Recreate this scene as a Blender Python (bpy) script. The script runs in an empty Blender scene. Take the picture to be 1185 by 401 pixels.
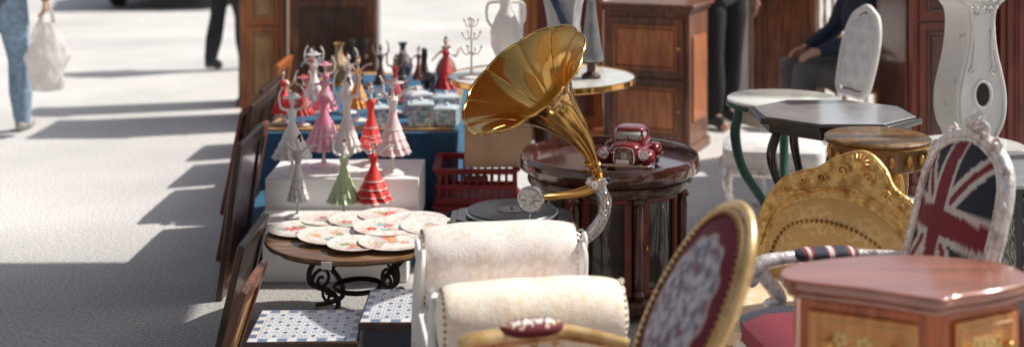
import bpy, math, random
from mathutils import Vector, Matrix, Euler, noise
random.seed(7)
S=bpy.context.scene; COL=S.collection
R=math.radians; pi=math.pi
# ------------------------------------------------------------------ materials
def _base(name):
    m=bpy.data.materials.new(name); m.use_nodes=True
    nt=m.node_tree; b=nt.nodes['Principled BSDF']; return m,nt,b
def mat(name,c1,c2=None,rough=.5,metal=0,scale=8,detail=5,bump=0,bscale=60,coat=0,st=(1,1,1),contrast=(.35,.65),rvar=.08,trans=0,sub=0,dist=0,sheen=0,dirt=0,cior=1.5):
    m,nt,b=_base(name); N=nt.nodes; L=nt.links
    if c2 is None: c2=tuple(x*.78 for x in c1)
    tc=N.new('ShaderNodeTexCoord'); mp=N.new('ShaderNodeMapping'); mp.inputs['Scale'].default_value=st
    L.new(tc.outputs['Object'],mp.inputs[0])
    n=N.new('ShaderNodeTexNoise'); n.inputs['Scale'].default_value=scale; n.inputs['Detail'].default_value=detail
    n.inputs['Distortion'].default_value=dist
    L.new(mp.outputs[0],n.inputs['Vector'])
    cr=N.new('ShaderNodeValToRGB'); cr.color_ramp.elements[0].position=contrast[0]; cr.color_ramp.elements[1].position=contrast[1]
    cr.color_ramp.elements[0].color=(*c2,1); cr.color_ramp.elements[1].color=(*c1,1)
    L.new(n.outputs[0],cr.inputs[0]); out=cr.outputs[0]
    if dirt:
        n3=N.new('ShaderNodeTexNoise'); n3.inputs['Scale'].default_value=3.1; n3.inputs['Detail'].default_value=9
        L.new(tc.outputs['Object'],n3.inputs['Vector'])
        mr3=N.new('ShaderNodeMapRange'); mr3.inputs[1].default_value=.35; mr3.inputs[2].default_value=.7; mr3.inputs[3].default_value=1-dirt; mr3.inputs[4].default_value=1
        L.new(n3.outputs[0],mr3.inputs[0])
        mx=N.new('ShaderNodeMix'); mx.data_type='RGBA'; mx.blend_type='MULTIPLY'; mx.inputs[0].default_value=1
        L.new(out,mx.inputs[6]); L.new(mr3.outputs[0],mx.inputs[7]); out=mx.outputs[2]
    L.new(out,b.inputs['Base Color'])
    b.inputs['Metallic'].default_value=metal
    n2=N.new('ShaderNodeTexNoise'); n2.inputs['Scale'].default_value=bscale; n2.inputs['Detail'].default_value=4
    L.new(mp.outputs[0] if bump and st!=(1,1,1) else tc.outputs['Object'],n2.inputs['Vector'])
    mr=N.new('ShaderNodeMapRange'); mr.inputs[3].default_value=max(0,rough-rvar); mr.inputs[4].default_value=min(1,rough+rvar)
    L.new(n.outputs[0],mr.inputs[0]); L.new(mr.outputs[0],b.inputs['Roughness'])
    if bump:
        bp=N.new('ShaderNodeBump'); bp.inputs['Strength'].default_value=bump; bp.inputs['Distance'].default_value=.01
        L.new(n2.outputs[0],bp.inputs['Height']); L.new(bp.outputs[0],b.inputs['Normal'])
    b.inputs['Coat Weight'].default_value=coat; b.inputs['Coat Roughness'].default_value=.1; b.inputs['Coat IOR'].default_value=cior
    b.inputs['Transmission Weight'].default_value=trans
    b.inputs['Sheen Weight'].default_value=sheen
    if sub:
        b.inputs['Subsurface Weight'].default_value=sub; b.inputs['Subsurface Radius'].default_value=(.02,.01,.006)
    return m
def amat(name,rough=.5,metal=0,coat=0,bump=.2,bscale=90,sheen=0,var=.15):
    m,nt,b=_base(name); N=nt.nodes; L=nt.links
    at=N.new('ShaderNodeAttribute'); at.attribute_name='Col'
    tc=N.new('ShaderNodeTexCoord')
    n=N.new('ShaderNodeTexNoise'); n.inputs['Scale'].default_value=14; n.inputs['Detail'].default_value=6
    L.new(tc.outputs['Object'],n.inputs['Vector'])
    mr=N.new('ShaderNodeMapRange'); mr.inputs[1].default_value=.3; mr.inputs[2].default_value=.7; mr.inputs[3].default_value=1-var; mr.inputs[4].default_value=1+var*.3
    L.new(n.outputs[0],mr.inputs[0])
    mx=N.new('ShaderNodeMix'); mx.data_type='RGBA'; mx.blend_type='MULTIPLY'; mx.inputs[0].default_value=1
    L.new(at.outputs['Color'],mx.inputs[6]); L.new(mr.outputs[0],mx.inputs[7]); L.new(mx.outputs[2],b.inputs['Base Color'])
    b.inputs['Roughness'].default_value=rough; b.inputs['Metallic'].default_value=metal
    b.inputs['Coat Weight'].default_value=coat; b.inputs['Sheen Weight'].default_value=sheen
    if bump:
        n2=N.new('ShaderNodeTexNoise'); n2.inputs['Scale'].default_value=bscale; L.new(tc.outputs['Object'],n2.inputs['Vector'])
        bp=N.new('ShaderNodeBump'); bp.inputs['Strength'].default_value=bump; bp.inputs['Distance'].default_value=.005
        L.new(n2.outputs[0],bp.inputs['Height']); L.new(bp.outputs[0],b.inputs['Normal'])
    return m
def wood(name,c1,c2,rough=.4,coat=.3,scale=9,bump=.15,dirt=.3,st=(5,5,.5),cior=1.5): return mat(name,c1,c2,rough=rough,coat=coat,scale=scale,st=st,bump=bump,bscale=14,dist=.6,contrast=(.38,.62),dirt=dirt,cior=cior)
BRASS=mat('polished_brass',(.82,.49,.15),(.62,.33,.09),rough=.13,metal=1,scale=5,bump=.04,bscale=18,rvar=.06)
GILT=mat('gilded_wood',(.88,.56,.2),(.42,.2,.045),rough=.3,metal=.6,scale=30,bump=.5,bscale=70,contrast=(.3,.58))
PALEG=mat('pale_gold_wood',(.9,.66,.34),(.62,.38,.14),rough=.28,metal=.5,scale=18,bump=.15,bscale=50,coat=.3)
SILV=mat('silver_leaf_wood',(.9,.86,.84),(.45,.4,.38),rough=.28,metal=.45,scale=30,bump=.35,bscale=80,contrast=(.28,.52))
CHROME=mat('bright_nickel',(.82,.81,.8),(.6,.59,.57),rough=.2,metal=1,scale=30,bump=.2,bscale=90)
MAHOG=wood('polished_mahogany',(.13,.03,.015),(.05,.014,.009),rough=.25,coat=.7)
COMM=wood('glossy_orange_mahogany',(.62,.14,.024),(.36,.065,.012),rough=.22,coat=.5,dirt=.12)
MAHOT=wood('polished_cherry_top',(.42,.11,.045),(.26,.06,.024),rough=.1,coat=1,bump=.02,dirt=.1,st=(.6,7,7),scale=5,cior=2.0)
DTOP=wood('dark_polished_top',(.09,.024,.016),(.05,.014,.01),rough=.1,coat=1,bump=.02,dirt=.1,st=(.6,7,7),scale=5,cior=1.7)
INLAY=wood('honey_walnut_veneer',(.78,.33,.08),(.55,.2,.04),rough=.25,coat=.5,dirt=.12)
DARKW=wood('dark_stained_wood',(.085,.035,.02),(.035,.016,.01),rough=.42)
WORNW=wood('worn_brown_wood',(.32,.11,.042),(.12,.04,.018),rough=.5,dirt=.55)
ORANGEW=wood('orange_varnished_wood',(.6,.2,.05),(.38,.1,.026),rough=.42)
CHERRYW=wood('red_cherry_wood',(.26,.045,.022),(.13,.022,.013),rough=.35)
PINE=wood('pine_wood',(.62,.38,.18),(.45,.24,.1),rough=.55,coat=0)
WHITEP=mat('white_painted_wood',(.88,.87,.85),(.78,.76,.74),rough=.45,scale=14,bump=.2,dirt=.1)
DISTR=mat('distressed_white_paint',(.88,.87,.85),(.5,.45,.4),rough=.6,scale=22,bump=.4,contrast=(.24,.34),dirt=.1)
WBOX=mat('white_laminate',(.87,.87,.88),(.82,.82,.84),rough=.4)
BLUEC=mat('blue_tablecloth',(.03,.13,.24),(.018,.085,.17),rough=.8,bump=.4,bscale=40)
BLACK=mat('black_lacquer',(.012,.01,.01),(.02,.016,.014),rough=.22,coat=.6)
VINYL=mat('black_vinyl',(.008,.008,.009),(.014,.014,.015),rough=.25,rvar=.05)
REDPL=mat('dark_red_plastic',(.28,.014,.018),(.18,.01,.014),rough=.45,bump=.1)
CARD=mat('brown_cardboard',(.64,.42,.26),(.56,.36,.21),rough=.85,bump=.15,dirt=.12)
GREENM=mat('dark_green_iron',(.025,.11,.085),(.015,.06,.048),rough=.35,bump=.2)
IRON=mat('black_wrought_iron',(.02,.018,.017),(.035,.03,.027),rough=.5,bump=.4)
MARBLE=mat('pale_marble',(.86,.87,.83),(.7,.74,.7),rough=.12,coat=.5,scale=6,dist=2,contrast=(.3,.6))
GREYTOP=mat('grey_painted_top',(.46,.46,.48),(.36,.36,.38),rough=.14,coat=.8,cior=1.8)
GLASS=mat('dark_cabinet_glass',(.03,.022,.02),(.06,.04,.03),rough=.06,coat=.5)
CERAM=mat('white_glazed_ceramic',(.88,.86,.85),(.8,.78,.76),rough=.2,coat=.5)
SKIN=mat('skin',(.6,.36,.26),(.5,.28,.2),rough=.55,sub=.05)
JEANS=mat('light_blue_denim',(.3,.42,.55),(.19,.28,.4),rough=.85,scale=30,bump=.4,bscale=120)
DARKT=mat('dark_trousers_cloth',(.022,.022,.027),(.012,.012,.016),rough=.85,bump=.3)
GREYT=mat('grey_trousers_cloth',(.17,.165,.16),(.1,.1,.1),rough=.85,bump=.3)
NAVY=mat('navy_jacket_cloth',(.025,.04,.075),(.015,.025,.045),rough=.8,bump=.3)
GREYJ=mat('grey_jacket_cloth',(.16,.17,.19),(.1,.11,.12),rough=.8,bump=.3)
SHOE=mat('shoe_leather',(.03,.028,.03),(.05,.045,.045),rough=.5)
SHOEW=mat('pale_shoe_leather',(.55,.53,.5),(.3,.3,.3),rough=.6)
HAIR=mat('dark_hair',(.03,.018,.012),(.015,.01,.008),rough=.5,scale=40,st=(1,1,.1))
EYE=mat('eye_dark',(.02,.015,.012),(.03,.02,.02),rough=.1)
NAIL=mat('antique_nailheads',(.5,.3,.13),(.28,.15,.06),rough=.35,metal=1)
PAINT=amat('painted_glaze',rough=.18,coat=.5,bump=0)
FABRIC=amat('woven_fabric',rough=.75,bump=.5,bscale=220,sheen=.1,var=.1)
SATIN=amat('satin_fabric',rough=.5,bump=.3,bscale=160,sheen=.15,var=.08)
TILE=amat('glazed_mosaic',rough=.2,coat=.5,bump=.1,bscale=40,var=.2)
CARPNT=mat('car_paint_grey',(.05,.05,.055),(.04,.04,.045),rough=.25,coat=1)
RUBBER=mat('black_rubber',(.02,.02,.02),(.03,.03,.03),rough=.8)
REDCAR=mat('dark_red_enamel',(.2,.006,.01),(.13,.005,.008),rough=.15,coat=.8)
PARAF=mat('added_parasol_canvas',(.35,.2,.12),(.28,.16,.1),rough=.9,bump=.2)
PAPER=mat('white_paper',(.85,.85,.82),(.8,.8,.78),rough=.8)
PEWTER=mat('grey_pewter',(.36,.37,.39),(.22,.23,.25),rough=.35,metal=.6,scale=12)
STUCCO=mat('ochre_stucco',(.42,.33,.24),(.34,.26,.18),rough=.9,bump=.3,dirt=.3)
STONEW=mat('brown_stone_wall',(.3,.24,.19),(.22,.17,.13),rough=.9,bump=.4,dirt=.3)
m,nt,b=_base('thin_white_plastic'); BAGM=m
b.inputs['Base Color'].default_value=(.88,.86,.85,1); b.inputs['Roughness'].default_value=.35
_tr=nt.nodes.new('ShaderNodeBsdfTranslucent'); _tr.inputs[0].default_value=(.9,.87,.84,1)
_mx=nt.nodes.new('ShaderNodeMixShader'); _mx.inputs[0].default_value=.5
nt.links.new(b.outputs[0],_mx.inputs[1]); nt.links.new(_tr.outputs[0],_mx.inputs[2])
nt.links.new(_mx.outputs[0],nt.nodes['Material Output'].inputs[0])
_cache={}
def plain(c,rough=.5,coat=.2,metal=0):
    k=(tuple(round(x,3) for x in c),rough,coat,metal)
    if k not in _cache: _cache[k]=mat('painted_%d'%len(_cache),c,tuple(x*.8 for x in c),rough=rough,coat=coat,metal=metal,scale=25,bump=.1)
    return _cache[k]
# ------------------------------------------------------------------ mesh builder
def sm(pts,n=6,closed=False):
    P=[Vector(p) for p in pts]; out=[]; k=len(P)
    rng=range(k) if closed else range(k-1)
    for i in rng:
        g=(lambda j:P[j%k]) if closed else (lambda j:P[min(max(j,0),k-1)])
        a,b_,c,d=g(i-1),g(i),g(i+1),g(i+2)
        for s in range(n):
            t=s/n
            out.append(.5*((2*b_)+(-a+c)*t+(2*a-5*b_+4*c-d)*t*t+(-a+3*b_-3*c+d)*t**3))
    if not closed: out.append(P[-1].copy())
    return out
class Mesh:
    def __init__(s): s.v=[];s.f=[];s.c=[];s.xf=Matrix.Identity(4);s.col=(1,1,1)
    def add(s,V,F,C=None):
        o=len(s.v); s.v+= [s.xf@Vector(v) for v in V]; s.f+=[tuple(i+o for i in f) for f in F]
        s.c+= list(C) if C else [s.col]*len(V); return s
    def box(s,c,d,rz=0,rot=None,top=1):
        c=Vector(c); Rm=rot if rot else Matrix.Rotation(rz,3,'Z'); V=[]
        for z in(-.5,.5):
            k=top if z>0 else 1
            for x,y in((-.5,-.5),(.5,-.5),(.5,.5),(-.5,.5)): V.append(c+Rm@Vector((x*d[0]*k,y*d[1]*k,z*d[2])))
        return s.add(V,[(3,2,1,0),(4,5,6,7),(0,1,5,4),(1,2,6,5),(2,3,7,6),(3,0,4,7)])
    def tube(s,pts,r,n=10,closed=False,flat=(1,1),caps=True,up=None):
        P=[Vector(p) for p in pts]; k=len(P)
        rr=r if isinstance(r,(list,tuple)) else [r]*k
        if len(rr)!=k: rr=[ _lerp(rr,i/(k-1)) for i in range(k)]
        V=[];F=[]; prev=None
        for i in range(k):
            t=(P[(i+1)%k]-P[i-1]) if closed else (P[min(i+1,k-1)]-P[max(i-1,0)])
            if t.length<1e-9: t=Vector((0,0,1))
            t.normalize()
            if prev is None:
                a=Vector(up) if up else (Vector((0,0,1)) if abs(t.z)<.9 else Vector((1,0,0)))
            else: a=prev
            u=(a-t*a.dot(t))
            if u.length<1e-6: u=t.orthogonal()
            u.normalize(); w=t.cross(u); prev=u
            for j in range(n):
                th=2*pi*j/n; V.append(P[i]+(u*math.cos(th)*flat[0]+w*math.sin(th)*flat[1])*rr[i])
        for i in range(k if closed else k-1):
            for j in range(n):
                a=i*n+j;b_=i*n+(j+1)%n;c=((i+1)%k)*n+(j+1)%n;d=((i+1)%k)*n+j
                F.append((a,b_,c,d))
        if caps and not closed: F.append(tuple(range(n-1,-1,-1))); F.append(tuple((k-1)*n+j for j in range(n)))
        return s.add(V,F)
    def lathe(s,prof,n=32,c=(0,0,0),lobe=None,sc=(1,1),caps=True,colf=None):
        c=Vector(c); V=[];F=[];C=[]
        for i,(r,z) in enumerate(prof):
            for j in range(n):
                th=2*pi*j/n; q=r*(lobe(th,i/(len(prof)-1)) if lobe else 1)
                V.append(c+Vector((q*math.cos(th)*sc[0],q*math.sin(th)*sc[1],z)))
                C.append(colf(th,i/(len(prof)-1)) if colf else s.col)
        for i in range(len(prof)-1):
            for j in range(n): F.append((i*n+j,i*n+(j+1)%n,(i+1)*n+(j+1)%n,(i+1)*n+j))
        if caps:
            if prof[0][0]>1e-5: F.append(tuple(range(n-1,-1,-1)))
            if prof[-1][0]>1e-5: F.append(tuple((len(prof)-1)*n+j for j in range(n)))
        return s.add(V,F,C)
    def ball(s,c,r,n=12,rot=None,m=None):
        if not isinstance(r,(tuple,list)): r=(r,r,r)
        c=Vector(c); m=m or max(6,n//2+2); V=[];F=[]
        for i in range(m+1):
            ph=pi*i/m
            for j in range(n):
                th=2*pi*j/n; p=Vector((r[0]*math.sin(ph)*math.cos(th),r[1]*math.sin(ph)*math.sin(th),-r[2]*math.cos(ph)))
                V.append(c+(rot@p if rot else p))
        for i in range(m):
            for j in range(n): F.append((i*n+j,i*n+(j+1)%n,(i+1)*n+(j+1)%n,(i+1)*n+j))
        return s.add(V,F)
    def prism(s,poly,z0,z1,k=1):
        n=len(poly); V=[(x,y,z0) for x,y in poly]+[(x*k,y*k,z1) for x,y in poly]
        F=[tuple(range(n-1,-1,-1)),tuple(range(n,2*n))]+[(i,(i+1)%n,n+(i+1)%n,n+i) for i in range(n)]
        return s.add(V,F)
    def grid(s,fn,nu,nv,col=None,cu=False):
        V=[];C=[];F=[]
        for i in range(nu+(0 if cu else 1)):
            for j in range(nv+1):
                u,v=i/nu,j/nv; V.append(fn(u,v)); C.append(col(u,v) if col else s.col)
        w=nv+1; tot=nu+(0 if cu else 1)
        for i in range(nu):
            for j in range(nv): F.append((i*w+j,((i+1)%tot)*w+j,((i+1)%tot)*w+j+1,i*w+j+1))
        return s.add(V,F,C)
    def spiral(s,c,r,turns=1.3,a0=0,sgn=1,tr=.006,ax='XZ',n=8):
        pts=[];K=int(16*turns)
        for i in range(K+1):
            t=i/K; a=a0+sgn*2*pi*turns*t; q=r*(1-.85*t)
            x,z=q*math.cos(a),q*math.sin(a)
            pts.append(Vector(c)+(Vector((x,0,z)) if ax=='XZ' else Vector((x,z,0)) if ax=='XY' else Vector((0,x,z))))
        return s.tube(pts,[tr*(1-.3*i/K) for i in range(K+1)],n)
    def obj(s,name,m,parent=None,label=None,bevel=0,sub=0,smooth=38,seg=2,cat=None,kind=None,group=None,loc=None,rot=None):
        me=bpy.data.meshes.new(name); me.from_pydata([tuple(v) for v in s.v],[],s.f); me.validate(); me.update()
        import bmesh
        bm=bmesh.new(); bm.from_mesh(me)
        if len(s.v)<60000 and not any(c!=s.c[0] for c in s.c): bmesh.ops.remove_doubles(bm,verts=bm.verts,dist=1e-6)
        bmesh.ops.recalc_face_normals(bm,faces=bm.faces); bm.to_mesh(me); bm.free()
        at=me.color_attributes.new('Col','FLOAT_COLOR','POINT')
        if len(me.vertices)==len(s.c):
            for i,c in enumerate(s.c): at.data[i].color=(c[0],c[1],c[2],1)
        else:
            c=s.c[0]
            for i in range(len(me.vertices)): at.data[i].color=(c[0],c[1],c[2],1)
        me.polygons.foreach_set('use_smooth',[True]*len(me.polygons))
        if smooth<179: me.set_sharp_from_angle(angle=R(smooth))
        me.materials.append(m)
        o=bpy.data.objects.new(name,me); COL.objects.link(o)
        if parent: o.parent=parent
        if loc: o.location=loc
        if rot: o.rotation_euler=rot
        if label: o['label']=label
        if cat: o['category']=cat
        if kind: o['kind']=kind
        if group: o['group']=group
        if bevel:
            md=o.modifiers.new('bevel','BEVEL'); md.width=bevel; md.segments=seg; md.limit_method='ANGLE'; md.angle_limit=R(40); md.harden_normals=False
        return o
def _lerp(a,t):
    x=t*(len(a)-1); i=min(int(x),len(a)-2); return a[i]+(a[i+1]-a[i])*(x-i)
def thing(name,label,cat,loc=(0,0,0),rz=0,group=None,rot=None):
    e=bpy.data.objects.new(name,None); e.empty_display_size=.1; COL.objects.link(e)
    e.location=loc; e.rotation_euler=rot if rot else (0,0,rz); e['label']=label; e['category']=cat
    if group: e['group']=group
    return e
def T(x,y,z): return Matrix.Translation((x,y,z))
def RX(a): return Matrix.Rotation(a,4,'X')
def RY(a): return Matrix.Rotation(a,4,'Y')
def RZ(a): return Matrix.Rotation(a,4,'Z')
def mixc(a,b_,t): return tuple(a[i]+(b_[i]-a[i])*t for i in range(3))
def damask(u,v,a,b_,s=1.0):
    x=u/.11*s; y=v/.17*s
    x2=x+(.5 if int(math.floor(y*2))%2 else 0)
    fx=(x2-math.floor(x2))-.5; fy=(y*2-math.floor(y*2))-.5
    r=math.hypot(fx*1.15,fy*1.0); th=math.atan2(fy,fx)
    pet=.25+.1*math.cos(6*th)+.05*math.cos(12*th+1)
    val=0
    if r<pet: val=1
    if r<.09: val=0
    if .33<r<.38+.04*math.cos(8*th): val=1
    if abs(abs(fx)-.5+.15*math.cos(fy*6.28))<.035: val=.8
    n_=noise.noise(Vector((u*90,v*90,0)))*.25
    return mixc(a,b_,max(0,min(1,val*.9+n_)))
# ------------------------------------------------------------------ world, sun, camera
SX,SY,EL=.965,.262,R(46)
w=bpy.data.worlds.new('World'); S.world=w; w.use_nodes=True
nt=w.node_tree; bg=nt.nodes['Background']; sk=nt.nodes.new('ShaderNodeTexSky'); sk.sky_type='NISHITA'; sk.sun_disc=False
sk.sun_elevation=EL; sk.sun_rotation=math.atan2(SX,SY); sk.air_density=1.0; sk.dust_density=3; sk.ozone_density=.6
hs_=nt.nodes.new('ShaderNodeHueSaturation'); hs_.inputs['Saturation'].default_value=.5
nt.links.new(sk.outputs[0],hs_.inputs['Color']); nt.links.new(hs_.outputs[0],bg.inputs[0]); bg.inputs[1].default_value=.115
sl=bpy.data.lights.new('sun','SUN'); sl.energy=5; sl.angle=R(.8); sl.color=(1,.94,.85)
so=bpy.data.objects.new('sun',sl); COL.objects.link(so)
d=Vector((SX*math.cos(EL),SY*math.cos(EL),math.sin(EL))); so.rotation_euler=d.to_track_quat('Z','Y').to_euler(); so.location=(6,4,6)
cd=bpy.data.cameras.new('camera'); cam=bpy.data.objects.new('camera',cd); COL.objects.link(cam); S.camera=cam
cam.location=(0,0,1.6); cam.rotation_euler=(R(90),0,0); cd.sensor_width=36; cd.lens=44.05; cd.shift_y=-.2705; cd.clip_end=600
cd.dof.use_dof=True; cd.dof.focus_distance=4.3; cd.dof.aperture_fstop=1.6
S.view_settings.view_transform='Standard'; S.view_settings.look='None'; S.view_settings.exposure=0
# ------------------------------------------------------------------ ground
m,nt,b=_base('sunlit_asphalt'); N=nt.nodes; L=nt.links
tc=N.new('ShaderNodeTexCoord')
n1=N.new('ShaderNodeTexNoise'); n1.inputs['Scale'].default_value=.6; n1.inputs['Detail'].default_value=8
n2=N.new('ShaderNodeTexNoise'); n2.inputs['Scale'].default_value=75; n2.inputs['Detail'].default_value=3
vo=N.new('ShaderNodeTexVoronoi'); vo.inputs['Scale'].default_value=110
for n in(n1,n2,vo): L.new(tc.outputs['Object'],n.inputs['Vector'])
cr=N.new('ShaderNodeValToRGB'); cr.color_ramp.elements[0].position=.3; cr.color_ramp.elements[1].position=.7
cr.color_ramp.elements[0].color=(.55,.54,.54,1); cr.color_ramp.elements[1].color=(.76,.745,.735,1)
L.new(n1.outputs[0],cr.inputs[0])
mr=N.new('ShaderNodeMapRange'); mr.inputs[1].default_value=.3; mr.inputs[2].default_value=.7; mr.inputs[3].default_value=.6; mr.inputs[4].default_value=1.2
L.new(n2.outputs[0],mr.inputs[0])
mx=N.new('ShaderNodeMix'); mx.data_type='RGBA'; mx.blend_type='MULTIPLY'; mx.inputs[0].default_value=1
L.new(cr.outputs[0],mx.inputs[6]); L.new(mr.outputs[0],mx.inputs[7])
# near ground colour darkened to deepen the foreground shadow
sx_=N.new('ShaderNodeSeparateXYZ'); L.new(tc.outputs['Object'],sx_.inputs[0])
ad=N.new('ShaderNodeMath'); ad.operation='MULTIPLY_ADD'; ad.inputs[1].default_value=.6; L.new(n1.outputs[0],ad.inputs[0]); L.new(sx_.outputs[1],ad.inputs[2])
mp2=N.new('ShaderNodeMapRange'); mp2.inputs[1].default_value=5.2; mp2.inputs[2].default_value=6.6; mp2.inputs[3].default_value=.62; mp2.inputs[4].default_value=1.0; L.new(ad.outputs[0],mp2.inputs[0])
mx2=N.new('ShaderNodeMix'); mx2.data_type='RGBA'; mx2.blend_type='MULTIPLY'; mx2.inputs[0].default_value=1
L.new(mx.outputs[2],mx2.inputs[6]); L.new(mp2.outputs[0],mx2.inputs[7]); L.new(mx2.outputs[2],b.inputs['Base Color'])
b.inputs['Roughness'].default_value=.85
bp=N.new('ShaderNodeBump'); bp.inputs['Strength'].default_value=.35; bp.inputs['Distance'].default_value=.006
L.new(vo.outputs[0],bp.inputs['Height']); L.new(bp.outputs[0],b.inputs['Normal'])
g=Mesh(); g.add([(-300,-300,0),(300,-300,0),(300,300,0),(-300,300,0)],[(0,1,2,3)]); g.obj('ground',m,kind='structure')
# ------------------------------------------------------------------ generic furniture parts
def turned_leg(root,p,h,r,m,label=None):
    M=Mesh(); x,y=p
    pr=[(r*.55,0),(r*.8,.02*h),(r*.5,.06*h),(r*.6,.2*h),(r*.85,.5*h),(r,.78*h),(r*.6,.82*h),(r*1.15,.86*h),(r*1.15,h)]
    M.lathe(pr,16,(x,y,0)); return M.obj('leg',m,root)
def cab_leg(root,p0,out,h,r,m):
    M=Mesh(); ox,oy=out; x,y=p0
    pts=sm([(x,y,h),(x+ox*.03,y+oy*.03,h*.82),(x+ox*.01,y+oy*.01,h*.5),(x-ox*.012,y-oy*.012,h*.2),(x+ox*.02,y+oy*.02,.012)],5)
    M.tube(pts,[r*1.15,r*1.3,r*.85,r*.6,r*.75],10); M.ball((x+ox*.024,y+oy*.024,r*.6),(r,r,r*.6),10)
    return M.obj('leg',m,root)
def beads(M,pts,r,step=1,n=6):
    for p in pts[::step]: M.ball(p,r,n)
def resample(pts,d):
    out=[Vector(pts[0])];acc=0
    for a,b_ in zip(pts,pts[1:]):
        a=Vector(a);b_=Vector(b_);l=(b_-a).length;t=d-acc
        while t<=l and l>0: out.append(a.lerp(b_,t/l)); t+=d
        acc=(acc+l)%d if l>0 else acc
    return out
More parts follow.
